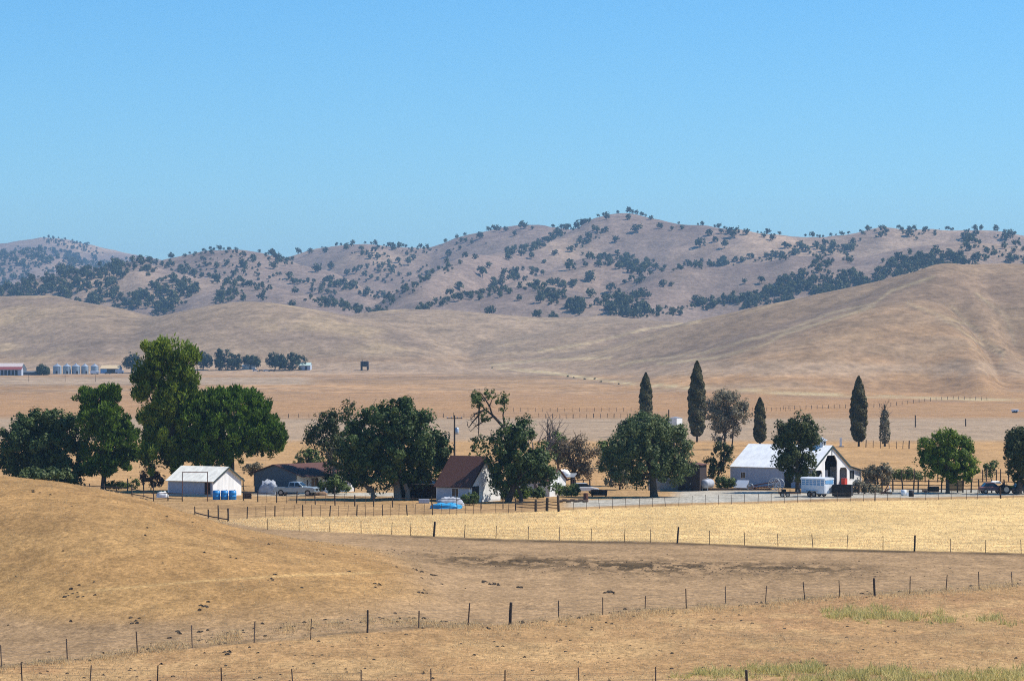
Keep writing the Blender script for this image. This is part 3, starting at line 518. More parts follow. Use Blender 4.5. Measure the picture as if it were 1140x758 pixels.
tree('hedge', 'long low green hedge growing behind the corral rails', 1005, 536, [(992, 530, 9, 5), (1004, 529, 10, 5), (1018, 530, 9, 5), (1012, 524, 4, 6)], 'shrub', 60, 45, .5, .2, 0, 41, cat='hedge', cname='foliage', base=ground_at(1005, 535, 300))
for (px, py, w, lab, sd_) in ((506, 560, 9, 'low dark shrub against the lit doorway end of the brown roofed house', 42), (523, 562, 14, 'spreading green plant beside the blue tarp heap', 43), (548, 552, 9, 'leafy pale shrub at the right wall of the brown roofed house', 44), (562, 556, 9, 'rounded light green shrub under the dense dark tree', 45), (581, 556, 11, 'green bush in front of the left end of the hidden cottage', 46), (598, 555, 10, 'green bush in the middle of the hidden cottage front', 47), (618, 552, 14, 'green bush beside the open shelter posts', 48), (636, 553, 12, 'low green bush under the brown dry tree', 49)):
    if sd_ == 42: continue
    tree('shrub', lab, px, py, [(px - w * .3, py - 6, w * .55, 5), (px + w * .3, py - 7, w * .5, 6), (px, py - 4, w * .7, 4)], 'shrub' if sd_ % 2 else 'bright', 40, 45, .4, .18, .05, sd_, cat='shrub', nlimb=4, cname='foliage', base=ground_at(px, py, 300))
tree('shrub', 'patch of dark green growth along the rails left of the white shed', 132, 546, [(124, 540, 9, 4), (136, 541, 10, 4), (150, 538, 6, 5)], 'shrub', 46, 45, .4, .18, .05, 50, cat='shrub', nlimb=4, cname='foliage', base=ground_at(132, 545, 300))
for px, py, top, w, lab, sd_ in ((719, 487, 415, 15, 'cypress rising straight out of the big olive tree top', 61), (776, 492, 402, 19, 'tallest and widest cypress, left of the airy grey tree', 62), (846, 496, 443, 13, 'shortest full cypress, just behind the barn roof', 63), (956, 497, 419, 18, 'dark cypress standing alone right of the barn cupola', 64)):
    cypress(lab, px, py, top, w, sd_)
cypress('ragged dying cypress with bare twigs at its top', 985, 497, 451, 12, 65, True)['group'] = 'tall cypress trees on the plain'
# --- trees of the far ranch
for i, (px, py, lob, lab) in enumerate([
    (146, 415, [(146, 402, 8, 10), (152, 405, 8, 8), (142, 406, 5, 7)], 'hazy far tree half hidden behind the tallest pine top'),
    (48, 417.5, [(46, 412, 5, 5), (51, 413, 4, 4)], 'small dark far tree between the red roofed shed and the silos'),
    (226, 412, [(224, 400, 9, 9), (231, 403, 6, 8)], 'round far tree at the left end of the distant ranch trees'),
    (245, 412, [(244, 396, 4, 7), (245, 404, 6, 7)], 'pointed far tree standing in the distant ranch clump'),
    (258, 412, [(254, 400, 6, 10), (262, 402, 7, 9), (258, 406, 10, 6)], 'tallest broad far tree of the distant ranch clump'),
    (279, 411, [(277, 401, 7, 5), (284, 403, 5, 5)], 'low far tree behind the distant white trailers'),
    (306, 412, [(304, 401, 8, 8), (312, 403, 8, 7)], 'left of two broad far trees by the pale green distant house'),
    (326, 412, [(322, 402, 12, 9), (334, 401, 8, 7), (326, 406, 14, 6)], 'right and wider of two broad far trees by the pale green distant house')]):
    tree('broadleaf_tree', lab, px, py, lob, 'far', 90, 45, 1.6, .7, .4, 80 + i, dmin=1200, group='trees of the distant ranch', inner=.4, nlimb=5)
# --- shrubs along the dry creek
rr = random.Random(5)
for i, px in enumerate([632, 639, 651, 662, 669, 689, 548]):
    ck = np.interp(px, [547, 620, 700, 780], [408.5, 416, 427, 432]) + rr.uniform(-.5, 1.8) + 1
    tree('shrub', 'dark little shrub on the pale creek line below the bare hill', px, ck, [(px, ck - .7, rr.uniform(.6, 1.3), .6)], 'oak', 9, 22, .4, .25, 0, 200 + i, dmin=1000, cat='shrub', group='shrubs along the dry creek', cname='foliage')

# ------------------------------------------------------------------ oaks on the hills
def oak_mesh(seed):
    rng = np.random.default_rng(seed); n = rng.integers(2, 5)
    lob = [(rng.uniform(-.16, .16), rng.uniform(-.16, .16), rng.uniform(.34, .56), rng.uniform(.3, .42), rng.uniform(.3, .42), rng.uniform(.26, .36)) for _ in range(n)]
    cen, nrm, size, tint, bc = crown_arrays(lob, 30, 8, .15, .13, rng, .3, .5, rag=0)
    V = leaf_quads(cen, nrm, size, rng, 1.2); T = [(-.03, 0, -.05), (.03, 0, -.05), (.02, 0, .4), (-.02, 0, .4), (0, -.03, -.05), (0, .03, -.05), (0, .02, .4), (0, -.02, .4)]
    return np.concatenate([V, np.array(T)]), np.concatenate([tint, [.1, .1]])
OAKS = [oak_mesh(300 + i) for i in range(9)]; OAK_ME = [nparr_mesh('oak', v, 4, LM['hilloak'], t) for v, t in OAKS]
_n = LM['hilloak'].node_tree; _mx = [q for q in _n.nodes if q.type == 'MIX'][0]; _oi = _n.nodes.new('ShaderNodeObjectInfo'); _ad = _n.nodes.new('ShaderNodeMath'); _ad.operation = 'MULTIPLY_ADD'   # each oak greener or greyer than the next
_at = [q for q in _n.nodes if q.type == 'ATTRIBUTE'][0]; _ad.inputs[1].default_value = .6; _n.links.new(_oi.outputs['Random'], _ad.inputs[0]); _n.links.new(_at.outputs['Fac'], _ad.inputs[2])
_sb = _n.nodes.new('ShaderNodeMath'); _sb.operation = 'SUBTRACT'; _sb.use_clamp = True; _sb.inputs[1].default_value = .25; _n.links.new(_ad.outputs[0], _sb.inputs[0]); _n.links.new(_sb.outputs[0], _mx.inputs[0])
BANDS = [  # (description, kind, points, count, size range in photo pixels)
    ('oaks of the dense wooded slope at the far left', 'poly', [(-40, 325), (0, 322), (40, 306), (85, 299), (135, 292), (140, 300), (130, 310), (133, 330), (135, 345), (100, 340), (75, 332), (50, 329), (0, 331), (-40, 332)], 190, 6, 11),
    ('oaks crowding the wooded gully behind the left bare hill', 'poly', [(132, 340), (150, 325), (165, 318), (185, 306), (200, 310), (225, 318), (220, 330), (205, 342), (170, 352), (150, 347)], 105, 6, 11),
    ('oaks on the brow above the dense left slope', 'poly', [(135, 292), (150, 286), (168, 292), (170, 305), (150, 304)], 16, 6, 10),
    ('oaks strung along the shaded line under the left knoll', 'line', [(160, 290), (195, 296), (215, 304), (240, 310), (265, 316), (300, 322)], 52, 5, 9),
    ('oaks dotted on the pale left knoll', 'poly', [(205, 292), (240, 282), (285, 287), (320, 303), (300, 320), (250, 310)], 40, 4, 8),
    ('oaks grouped on the low spur below the left knoll', 'poly', [(238, 322), (270, 322), (272, 338), (240, 338)], 18, 6, 10),
    ('oaks in a row on the left knoll skyline', 'line', [(215, 283), (228, 279), (272, 280)], 14, 4, 6),
    ('oaks clumped on the saddle right of the left knoll', 'line', [(296, 284), (325, 291)], 11, 6, 10),
    ('oaks in the two lines between left knoll and middle valley', 'line', [(320, 310), (372, 324)], 18, 5, 8), ('oaks in the two lines between left knoll and middle valley', 'line', [(340, 330), (372, 340)], 14, 5, 8),
    ('oaks filling the middle valley bottom', 'line', [(360, 310), (400, 322), (425, 330), (435, 338)], 34, 6, 10), ('oaks filling the middle valley bottom', 'line', [(432, 334), (465, 314), (485, 302), (510, 292)], 30, 5, 9),
    ('oaks along the foot of the middle spur', 'line', [(360, 332), (390, 343), (430, 348)], 26, 6, 10), ('oaks on the bank right of the valley mouth', 'line', [(468, 343), (505, 331)], 16, 6, 9),
    ('oaks dotted on the open middle slope', 'poly', [(385, 277), (470, 282), (475, 300), (455, 314), (395, 314)], 46, 5, 8), ('oaks along the middle skyline', 'line', [(385, 276), (410, 273), (440, 275), (480, 278)], 16, 5, 8), ('oaks along the middle skyline', 'line', [(470, 277), (505, 272), (540, 262)], 8, 4, 6),
    ('oaks in the belt crossing below the middle spur', 'line', [(505, 330), (550, 325), (575, 320), (640, 315)], 44, 6, 9), ('oaks up the short gully of the middle spur', 'line', [(545, 322), (562, 312), (585, 305), (605, 299)], 20, 6, 9),
    ('oaks clumped below the rounded spur', 'poly', [(600, 320), (635, 320), (625, 337), (602, 335)], 22, 7, 11), ('oaks grouped at the foot of the wooded hill centre', 'poly', [(625, 335), (660, 334), (660, 350), (630, 352)], 24, 7, 11),
    ('oaks massed in the dark grove right of centre', 'poly', [(665, 332), (720, 326), (724, 350), (680, 353)], 46, 8, 14), ('oaks climbing the diagonal ridge to the summit', 'line', [(560, 281), (600, 273), (620, 261), (655, 244)], 38, 6, 9),
    ('oaks on the shoulder under the summit', 'line', [(645, 271), (665, 258)], 15, 5, 8), ('oaks in the belt under the summit', 'poly', [(645, 282), (700, 284), (720, 292), (700, 296), (655, 292)], 38, 6, 9),
    ('oaks in the side gully under the summit belt', 'poly', [(690, 292), (720, 290), (715, 316), (695, 314)], 26, 7, 11), ('oaks on the level belt right of the summit', 'line', [(700, 299), (740, 297), (780, 294), (805, 292), (830, 287)], 44, 6, 9), ('oaks on the level belt right of the summit', 'line', [(845, 287), (885, 282)], 16, 6, 9),
    ('oaks in the row at the right valley mouth', 'line', [(720, 348), (762, 345)], 17, 6, 9), ('oaks in the long wooded draw behind the big bare hill', 'line', [(770, 341), (800, 335), (840, 331), (870, 318)], 52, 6, 10), ('oaks in the long wooded draw behind the big bare hill', 'poly', [(840, 326), (890, 306), (890, 332), (850, 341), (820, 343)], 54, 6, 10),
    ('oaks on the skyline dip right of the summit', 'line', [(870, 272), (900, 275), (925, 272)], 16, 6, 9), ('oaks in the two dark clumps below the right skyline', 'poly', [(905, 274), (925, 274), (922, 302), (905, 304)], 18, 6, 10), ('oaks in the two dark clumps below the right skyline', 'poly', [(930, 274), (950, 270), (950, 292), (935, 290)], 18, 6, 10),
    ('oaks of the broad right hand woodland', 'line', [(860, 312), (910, 310), (960, 302)], 34, 6, 9), ('oaks of the broad right hand woodland', 'poly', [(860, 322), (900, 310), (960, 308), (985, 292), (1030, 277), (1070, 282), (1075, 297), (1010, 307), (960, 320), (900, 332), (870, 337)], 210, 6, 11),
    ('oaks scattered on the right skyline', 'line', [(955, 262), (980, 259), (1045, 257)], 16, 5, 9), ('oaks scattered on the right skyline', 'line', [(1080, 260), (1140, 264)], 9, 5, 8), ('oaks near the right edge under the skyline', 'poly', [(1070, 268), (1090, 265), (1092, 288), (1075, 293)], 16, 6, 10), ('oaks near the right edge under the skyline', 'poly', [(1095, 275), (1180, 277), (1180, 294), (1100, 293)], 40, 6, 10),
    ('far', 'poly', [(-40, 285), (0, 277), (50, 274), (95, 292), (95, 304), (40, 304), (0, 320), (-40, 320)], 270, 4, 7.5), ('far', 'line', [(52, 266), (80, 270), (110, 279)], 60, 2.5, 4), ('far', 'line', [(70, 280), (95, 292), (120, 298)], 50, 4, 7), ('far', 'poly', [(100, 283), (150, 287), (150, 296), (110, 296)], 40, 2.5, 4.5)]
BANDS += [('oaks dotted all along the main skyline', 'line', [(200, 274), (330, 276), (400, 263), (480, 266), (540, 250), (600, 248), (650, 233), (700, 233), (760, 246), (830, 250), (890, 262), (950, 252), (1040, 244), (1140, 252)], 60, 3.5, 8)]
SINGLES = [(418, 270, 6), (437, 273, 6), (535, 264, 8), (499, 284, 8), (518, 285, 8), (529, 287, 7), (512, 322, 11), (510, 334, 12), (369, 298, 9), (407, 352, 7), (464, 348, 9), (534, 264, 8), (553, 256, 8), (563, 256, 6), (573, 261, 6), (585, 253, 7), (593, 254, 5), (566, 288, 9), (580, 283, 9), (592, 287, 8), (618, 283, 8), (634, 299, 14), (605, 305, 7), (573, 305, 12), (562, 304, 8), (537, 307, 12), (545, 297, 8), (675, 243, 8), (699, 243, 8), (710, 257, 12), (686, 268, 8), (674, 257, 8), (636, 279, 9), (658, 312, 13), (680, 324, 12), (578, 333, 7), (548, 351, 14), (597, 354, 13), (615, 356, 13), (657, 330, 12),
           (735, 253, 8), (748, 255, 5), (760, 254, 6), (779, 273, 13), (789, 261, 9), (796, 268, 8), (807, 275, 10), (818, 263, 13), (811, 259, 8), (803, 259, 6), (831, 260, 8), (850, 263, 6), (860, 266, 8), (739, 318, 9), (748, 317, 6), (829, 314, 6), (848, 314, 9), (894, 304, 9), (1121, 266, 11), (1128, 262, 7), (1076, 265, 12), (1012, 262, 12), (1085, 297, 9), (1010, 300, 12), (1062, 292, 14), (156, 287, 7), (190, 284, 8), (216, 284, 4), (206, 285, 5), (269, 296, 9), (281, 289, 9), (303, 298, 9), (322, 309, 10), (325, 340, 9), (328, 325, 9), (292, 333, 10), (353, 302, 11), (345, 281, 8), (361, 280, 8)]
def in_poly(x, y, p):
    c = False; j = len(p) - 1
    for i in range(len(p)):
        if (p[i][1] > y) != (p[j][1] > y) and x < (p[j][0] - p[i][0]) * (y - p[i][1]) / (p[j][1] - p[i][1]) + p[i][0]: c = not c
        j = i
    return c
rr = random.Random(77); oak_spots = []
for desc, kind, pts, n, s0, s1 in BANDS:
    for i in range(int(n * 1.8)):
        if kind == 'poly':
            xs = [p[0] for p in pts]; ys = [p[1] for p in pts]
            while True:
                x, y = rr.uniform(min(xs), max(xs)), rr.uniform(min(ys), max(ys))
                if in_poly(x, y, pts) and (fbm(np.array([x / 14.0]), np.array([y / 7.0]), 19, 2)[0] > rr.uniform(.25, .52)): break
            x += rr.gauss(0, 3); y += rr.gauss(0, 1.6)
        else:
            L = [math.dist(pts[k], pts[k + 1]) for k in range(len(pts) - 1)]; u = rr.uniform(0, sum(L)); k = 0
            while u > L[k] and k < len(L) - 1: u -= L[k]; k += 1
            t = u / L[k]; x = pts[k][0] * (1 - t) + pts[k + 1][0] * t + rr.gauss(0, 3.4); y = pts[k][1] * (1 - t) + pts[k + 1][1] * t + rr.gauss(0, 2.5)
        oak_spots.append((x, y + 2, rr.uniform(s0, s1) * rr.choice((.4, .5, .6, .75, .9, 1.1)), desc))
for x, y, s in SINGLES: oak_spots.append((x, y + 1.5, s * 1.05, 'single'))
oak_spots.sort(key=lambda o: (o[3] == 'far', o[3] != 'single', -o[2]))
stuffV = []; stuffT = []; n_ind = 0
for x, y, s, desc in oak_spots:
    far = desc == 'far'; g = ground_at(x, y, 5300 if far else 2780, 9500 if far else 5200); D = s * g.y / F; k = rr.randrange(9); rz = rr.uniform(0, 6.28); hz_ = D * rr.uniform(.85, 1.15)
    if n_ind < 290 and not far and -2 < x < 1142:
        o = link('oak_tree', OAK_ME[k]); o.location = g; o.rotation_euler = (0, 0, rz); o.scale = (D * 1.1, D * 1.1, hz_); n_ind += 1
        if desc == 'single': sky_ = y < np.interp(x, [0, 200, 300, 380, 440, 560, 640, 680, 760, 860, 1140], [290, 285, 285, 275, 276, 259, 250, 246, 258, 270, 266]); lab = 'rounded oak standing by itself on the hill skyline' if sky_ else 'dark rounded oak standing by itself on the open hillside'; grp = 'lone oaks on the skyline' if sky_ else 'lone oaks on the open hillsides'
        else: lab = 'one of the larger dark ' + desc; grp = desc
        tag(o, lab, 'oak', grp)
    else:
        v, t = OAKS[k]; c, s_ = math.cos(rz), math.sin(rz); q = np.stack([(v[:, 0] * c - v[:, 1] * s_) * D + g.x, (v[:, 0] * s_ + v[:, 1] * c) * D + g.y, v[:, 2] * hz_ + g.z], 1); stuffV.append(q); stuffT.append(np.clip(t + rr.uniform(-.3, .4), 0, 1))
o = link('oak_woodland', nparr_mesh('oak_woodland', np.concatenate(stuffV), 4, LM['oak'], np.concatenate(stuffT)))
tag(o, 'smaller oaks and far woodland scattered over the hills', 'woodland', None, 'stuff')

# ------------------------------------------------------------------ dry grass, stubble, weeds, clods
def blades(px, py, d, n_per, h0, h1, wd, rng, lean=.35):
    """upright blade triangles rooted on the ground at columns px, distances d"""
    N = len(px); k = np.repeat(np.arange(N), n_per); M = len(k)
    X = (px - CX) * d / F; Z = height(px, d)
    sp = wd * 3
    b = np.stack([X[k] + rng.normal(size=M) * sp, d[k] + rng.normal(size=M) * sp, Z[k] - .02], 1)
    a = rng.random(M) * 6.283; hh = rng.uniform(h0, h1, M) * (.6 + .8 * rng.random(N)[k]); u = np.stack([np.cos(a), np.sin(a), 0 * a], 1) * (wd * .5)
    tip = b + np.stack([rng.normal(size=M) * lean * hh, rng.normal(size=M) * lean * hh, hh], 1)
    return np.stack([b - u, b + u, tip], 1).reshape(-1, 3), np.clip(rng.random(N)[k] * .7 + rng.random(M) * .3, 0, 1)
def grass(name, label, cat, pxa, pya, dmin, dmax, n_per, h0, h1, wd, m, seed, lean=.35):
    rng = np.random.default_rng(seed); V, T = blades(pxa, None, pya, n_per, h0, h1, wd, rng, lean)
    o = link(name, nparr_mesh(name, V, 3, m, T)); return tag(o, label, cat, None, 'stuff')
rng = np.random.default_rng(9)
f2l = lambda x: np.interp(x, [-50, 0, 75, 153, 283, 409, 521, 568, 671, 764, 852, 935, 1013, 1090, 1140, 1200], [748, 744, 736, 728, 715, 704, 697, 695, 684, 677, 671, 664, 661, 656, 651, 646])
f3l = lambda x: np.interp(x, [240, 300, 365, 436, 483, 600, 754, 900, 1018, 1140, 1200], [580, 589, 592, 595, 597, 601, 604, 609, 613, 616, 618])
f4l = lambda x: np.interp(x, [150, 245, 306, 430, 560, 640, 800, 1000, 1140, 1200], [570, 579, 575, 574, 571, 567, 561, 556.5, 554, 553])
flatd = lambda py: F * H0 / (py - HY)
# tufts in the near pasture (sparse, in patches), on the slope, along the fence foot, in the golden field
N = 60000; px = rng.uniform(-60, 1200, N); py = rng.uniform(640, 775, N); ok = (py > f2l(px) - 1) & (rng.random(N) < .25 + 1.1 * np.clip(fbm(px / 40, py / 9, 3, 3) - .35, 0, 1)); px, py = px[ok], py[ok]
grass('dry_grass', 'short dry straw grass tufts over the near pasture', 'grass', px, flatd(py), 0, 0, 3, .05, .16, .05, LM['straw'], 1)
N = 9000; px = rng.uniform(-60, 1200, N); py = f2l(px) + rng.normal(size=N) * 2.2; ok = rng.random(N) < np.clip(fbm(px / 12, px * 0, 33, 3) * 2.2 - .6, .05, 1); px, py = px[ok], py[ok]
grass('fence_grass', 'taller dry grass fringe along the foot of the near fence', 'grass', px, flatd(py), 0, 0, 4, .08, .28, .05, LM['straw'], 2)
N = 34000; px = rng.uniform(230, 1200, N); t = rng.random(N); py = f4l(px) * (1 - t) + f3l(px) * t - .3; 
grass('golden_stubble', 'dense golden stubble covering the field between two fences', 'grass', px, flatd(py), 0, 0, 3, .06, .17, .08, LM['stubble'], 3)
N = 42000; px = rng.uniform(-60, 620, N); d = rng.uniform(172, 275, N); ok = (NEARHILL.h(px, d, 0 * d, 0) > .7) & (rng.random(N) < .2 + 1.2 * np.clip(fbm(px / 30, d / 6, 13, 3) - .4, 0, 1)); px, d = px[ok], d[ok]
grass('slope_grass', 'thin grazed straw over the bare near slope', 'grass', px, d, 0, 0, 3, .04, .12, .05, LM['straw'], 4)
wx, wy = [], []
for x0, x1, y0, dens in ((915, 945, 682, 110), (946, 958, 682, 30), (958, 992, 683, 190), (995, 1024, 685, 130), (1034, 1060, 687, 80), (1072, 1120, 689, 60), (780, 826, 752, 190), (838, 872, 748, 130), (885, 918, 745, 150), (925, 975, 757, 190), (960, 1010, 748, 170), (985, 1050, 757, 260), (1040, 1145, 758, 330), (900, 1145, 764, 420), (1100, 1140, 752, 120)):
    dens = dens * (.45 if y0 > 744 and x1 - x0 > 60 else .8)
    for q in range(max(4, int(dens / 4))):                          # loose clumps of a few plants each
        cx_, cy_, n = rng.normal((x0 + x1) / 2, (x1 - x0) / 2.6), y0 + rng.normal() * 3.6, rng.integers(1, 6); wx += list(rng.normal(cx_, 2.4, n)); wy += list(cy_ + rng.normal(size=n) * 1.2)
wx, wy = np.array(wx), np.array(wy)
grass('green_weeds', 'yellow green weeds growing in patches on the near pasture', 'weeds', wx, flatd(wy), 0, 0, 9, .10, .55, .06, LM['weed'], 5, .45)
def clods():
    rng = np.random.default_rng(6); px, d, s = [], [], []
    def addc(x, dd, ss): px.append(x); d.append(dd); s.append(ss)
    for i in range(900):                                            # churned band in the dirt
        x = rng.normal(720, 150); addc(x, flatd(np.interp(x, [350, 450, 560, 700, 850, 1000], [616, 620, 624, 631, 634, 637]) + rng.normal() * 5), rng.uniform(.03, .09))
    for i in range(160): x = rng.uniform(0, 1140); addc(x, flatd(f2l(np.array(x)) + rng.normal() * 2 - 2), rng.uniform(.06, .16))
    for i in range(260): x = rng.uniform(-20, 1160); y = rng.uniform(f2l(np.array(x)) + 3, 768); addc(x, flatd(y), rng.uniform(.04, .13))
    for i in range(45): x = rng.uniform(0, 560); dd = rng.uniform(175, 255); addc(x, dd, rng.uniform(.05, .14))
    for x, y, n in ((38, 548, 4), (76, 660, 7), (89, 664, 2), (228, 676, 8), (150, 693, 5), (197, 703, 3), (226, 703, 3), (303, 644, 5), (420, 650, 6), (468, 636, 8), (482, 640, 5), (540, 648, 6), (550, 650, 7), (577, 654, 4), (469, 659, 4), (676, 659, 9), (684, 660, 4), (580, 692, 7), (255, 618, 3), (160, 551, 5), (253, 727, 4)):
        g = ground_at(x, y, 150, 330)
        for k in range(n): addc(x + rng.normal() * 3, g.y + rng.normal() * .8, rng.uniform(.08, .17))
    px, d, s = map(np.array, (px, d, s)); Z = height(px, d); X = (px - CX) * d / F
    oc = np.array([(1, 0, 0), (0, 1, 0), (-1, 0, 0), (0, -1, 0), (0, 0, .8), (.7, .7, .5), (-.7, .7, .5), (-.7, -.7, .5), (.7, -.7, .5)]); fc = [(0, 5, 4), (5, 1, 4), (1, 6, 4), (6, 2, 4), (2, 7, 4), (7, 3, 4), (3, 8, 4), (8, 0, 4), (0, 1, 5), (1, 2, 6), (2, 3, 7), (3, 0, 8)]
    V = []
    for i in range(len(px)):
        q = oc * s[i] * rng.uniform(.7, 1.4, (9, 3)) + np.array([X[i], d[i], Z[i] - .02])
        for f in fc: V += [q[f[0]], q[f[1]], q[f[2]]]
    o = link('dirt_clods', nparr_mesh('dirt_clods', np.array(V), 3, mat('dark_earth', (.055, .04, .026), .95, .4, 4))); tag(o, 'dark dirt clods and dried dung scattered over the pastures', 'clods', None, 'stuff')
clods()
# ------------------------------------------------------------------ fences
M_POST = mat('weathered_post', (.075, .058, .045), .95, .4, 8, bump=.4); M_TPOST = mat('rusty_steel_post', (.085, .060, .048), .8, .3, 8); M_WIRE = mat('fence_wire', (.13, .115, .10), .6, .2, 5, .6)
M_RAIL = mat('old_rail', (.085, .058, .042), .95, .4, 6, bump=.4)
def post_mesh(kind):
    mb = MB()
    if kind == 't':                                                  # steel T-post: flange and web, pale tip
        mb.box(-.03, .03, -.012, .0, -.4, 1); mb.box(-.010, .010, .002, .035, -.4, .985)
        return mb.mesh('post', M_TPOST)
    if kind == 'stake': mb.tube([(0, 0, -.3), (0, 0, 1)], [.028, .024], 6); return mb.mesh('post', M_TPOST)
    mb.tube([(0, 0, -.4), (.01, 0, .5), (0, 0, .97), (0, 0, 1)], [.085, .08, .078, .06], 9); return mb.mesh('post', M_POST)
PM = {k: post_mesh(k) for k in ('t', 'stake', 'wood')}
def fence(name, label, posts, wires=(.35, .75, 1.1), wr=.006, seed=0, group=None, rails=(), rail_r=.05, dmin=150, cat='fence', mesh_step=0):
    """posts = (col, row of its foot, height in m, kind, thickness); each post is a part, the wires one part"""
    rr = random.Random(seed); G = [p[5] if len(p) > 5 else ground_at(p[0], p[1], dmin) for p in posts]
    t = thing(name, label, cat, G[0], 0, group); tops = []
    for p, g in zip(posts, G):
        o = link('post', PM[p[3]], t); o.location = g - G[0]; k = p[4] if len(p) > 4 else 1.0
        o.scale = (k, k, p[2] * rr.uniform(.95, 1.05)); o.rotation_euler = (rr.gauss(0, .035), rr.gauss(0, .045), rr.uniform(0, 3))
    def strand(h, r, mb, n):
        pts = []
        for i, g in enumerate(G):
            pts.append(g - G[0] + Vector((0, 0, h)))
            if i < len(G) - 1: q = G[i].lerp(G[i + 1], .5) - G[0]; q.z = max(q.z + h - .03, zat(q.x + G[0].x, q.y + G[0].y) - G[0].z + h * .9); pts.append(q)
        mb.tube(pts, r, n)
    if wires:
        mb = MB()
        for h in wires: strand(h, wr, mb, 3)
        if mesh_step:                                                # woven stock wire: upright stays
            for a, b in zip(G, G[1:]):
                n = max(1, int((b - a).length / mesh_step))
                for i in range(1, n): q = a.lerp(b, i / n); z0 = zat(q.x, q.y); mb.tube([(q.x - G[0].x, q.y - G[0].y, z0 - G[0].z + .02), (q.x - G[0].x, q.y - G[0].y, z0 - G[0].z + wires[-1])], wr, 3)
        mb.build('wire', M_WIRE, t)
    for h in rails:
        mb = MB(); strand(h, rail_r, mb, 6); mb.build('rail', M_RAIL, t)
    return t
fence('wire_fence', 'front row of thin posts cut off by the bottom edge', [(x, y, 1.35, 't', 1.1) for x, y in ((-50, 764), (25, 765), (100, 767), (175, 769), (247, 770), (327, 771), (402, 773), (480, 774), (562, 775), (645, 776), (730, 777))] + [(832, 774, 1.3, 'wood', .9), (915, 782.9, .8, 't', 1.1)], seed=1)
fence('wire_fence', 'fence of thin dark posts running along the foot of the bare near slope', [(-70, 752, 1.3, 't', 1)] + [(x, y, h, k, w) for x, y, h, k, w in ((2, 744, 1.35, 't', 1.1), (75, 736, 1.35, 't', 1.2), (153, 728, 1.4, 't', 1.2), (214, 721, 1.35, 't', 1.1), (283, 715, 1.4, 't', 1.2), (346, 712, 1.35, 't', 1.1), (409, 704, 1.5, 'wood', .8), (466, 699, 1.15, 't', 1.5), (521, 696.5, 1.5, 't', 1.5), (568, 695, 1.5, 'wood', 1.35), (622, 687, 1.15, 't', 1.1), (671, 684, 1.25, 't', 1.1), (718, 680, 1.1, 't', 1.1), (764, 677, 1.4, 't', 1.3), (808, 673, 1.35, 't', 1.1), (852, 672, 1.35, 't', 1.1), (896, 668, 1.35, 't', 1.2), (935, 665, 1.3, 't', 1.1), (974, 664, 1.45, 'wood', 1.1), (1013, 661, 1.35, 't', 1.2), (1053, 659, 1.3, 't', 1.1), (1090, 657, 1.45, 't', 1.1), (1127, 653, 1.25, 't', 1.1), (1166, 650, 1.3, 't', 1))], wires=(.2, .45, .7, .95, 1.15), seed=2)
fence('wire_fence', 'middle fence between the golden field and the trodden dirt pasture', [(x, float(np.interp(x, [240, 300, 365, 436, 483, 600, 754, 900, 1018, 1140, 1200], [581, 590, 592, 595, 597, 601, 604.5, 609, 613.5, 616.5, 619])), (1.55 if k == 'wood' else 1.3), k, w) for x, k, w in [(298, 't', 1), (333, 't', 1), (367, 't', 1), (402, 't', 1.1), (436, 't', 1), (457, 't', 1.2), (483, 'wood', 1.4), (517, 't', 1.2), (552, 't', 1), (588, 't', 1), (623, 't', 1), (659, 't', 1), (695, 't', 1), (724, 't', 1), (754, 'wood', 1.1), (790, 't', 1.1), (829, 't', 1.1), (866, 't', 1), (905, 't', 1.1), (943, 't', 1), (983, 't', 1), (1018, 'wood', 1.1), (1058, 't', 1), (1097, 't', 1), (1137, 't', 1), (1175, 't', 1)]], wires=(.3, .6, .9, 1.2), seed=3)
px4 = [(243, 'wood', .8), (254, 'stake', 1), (275, 'wood', .8), (285, 'stake', 1), (296, 'stake', 1), (306, 'wood', .9), (316, 'stake', 1), (327, 'stake', 1), (337, 'wood', .9), (347, 'stake', 1), (357, 'stake', 1), (367, 'wood', .9), (377, 'stake', 1), (387, 'stake', 1), (397, 'wood', .9), (407, 'stake', 1), (416, 'stake', 1), (426, 'wood', .7), (435, 'stake', 1), (444, 'stake', 1), (453.5, 'wood', .9), (462, 'stake', 1), (472, 'stake', 1), (481.5, 'wood', .7), (491, 'stake', 1.2), (500, 'stake', 1), (508.6, 'stake', 1.3), (518, 'stake', 1), (527, 'stake', 1), (535.6, 'stake', 1.3), (552, 'stake', 1.2), (566, 'stake', 1.2), (581, 'stake', 1)]
F4 = lambda x: float(np.interp(x, [150, 245, 306, 430, 560, 640, 800, 1000, 1140, 1200], [570, 579, 575.5, 574.5, 571.5, 567.5, 561.5, 557, 554.5, 553]))
fence('wire_fence', 'left farm front fence of mixed posts below the white shed and garage', [(x, F4(x), 1.35, k, w) for x, k, w in px4], wires=(.25, .5, .75, 1.0, 1.2), seed=4, mesh_step=0, dmin=270)
fence('wire_fence', 'right farm front fence of thin posts along the gravel drive', [(x, F4(x), 1.25 if k == 'stake' else 1.5, k, w) for x, k, w in [(638 + 14.7 * i, 'stake', 1.25) for i in range(23)] + [(974, 'wood', 1.0)] + [(988 + 14.2 * i, 'stake', 1.2) for i in range(6)] + [(1076 + 12 * i, 'stake', 1.2) for i in range(3)] + [(1114, 'wood', 1.35), (1128, 'stake', 1.2), (1142, 'stake', 1.2), (1158, 'stake', 1.2)]], wires=(.25, .5, .75, 1.0, 1.15), seed=5, dmin=270)
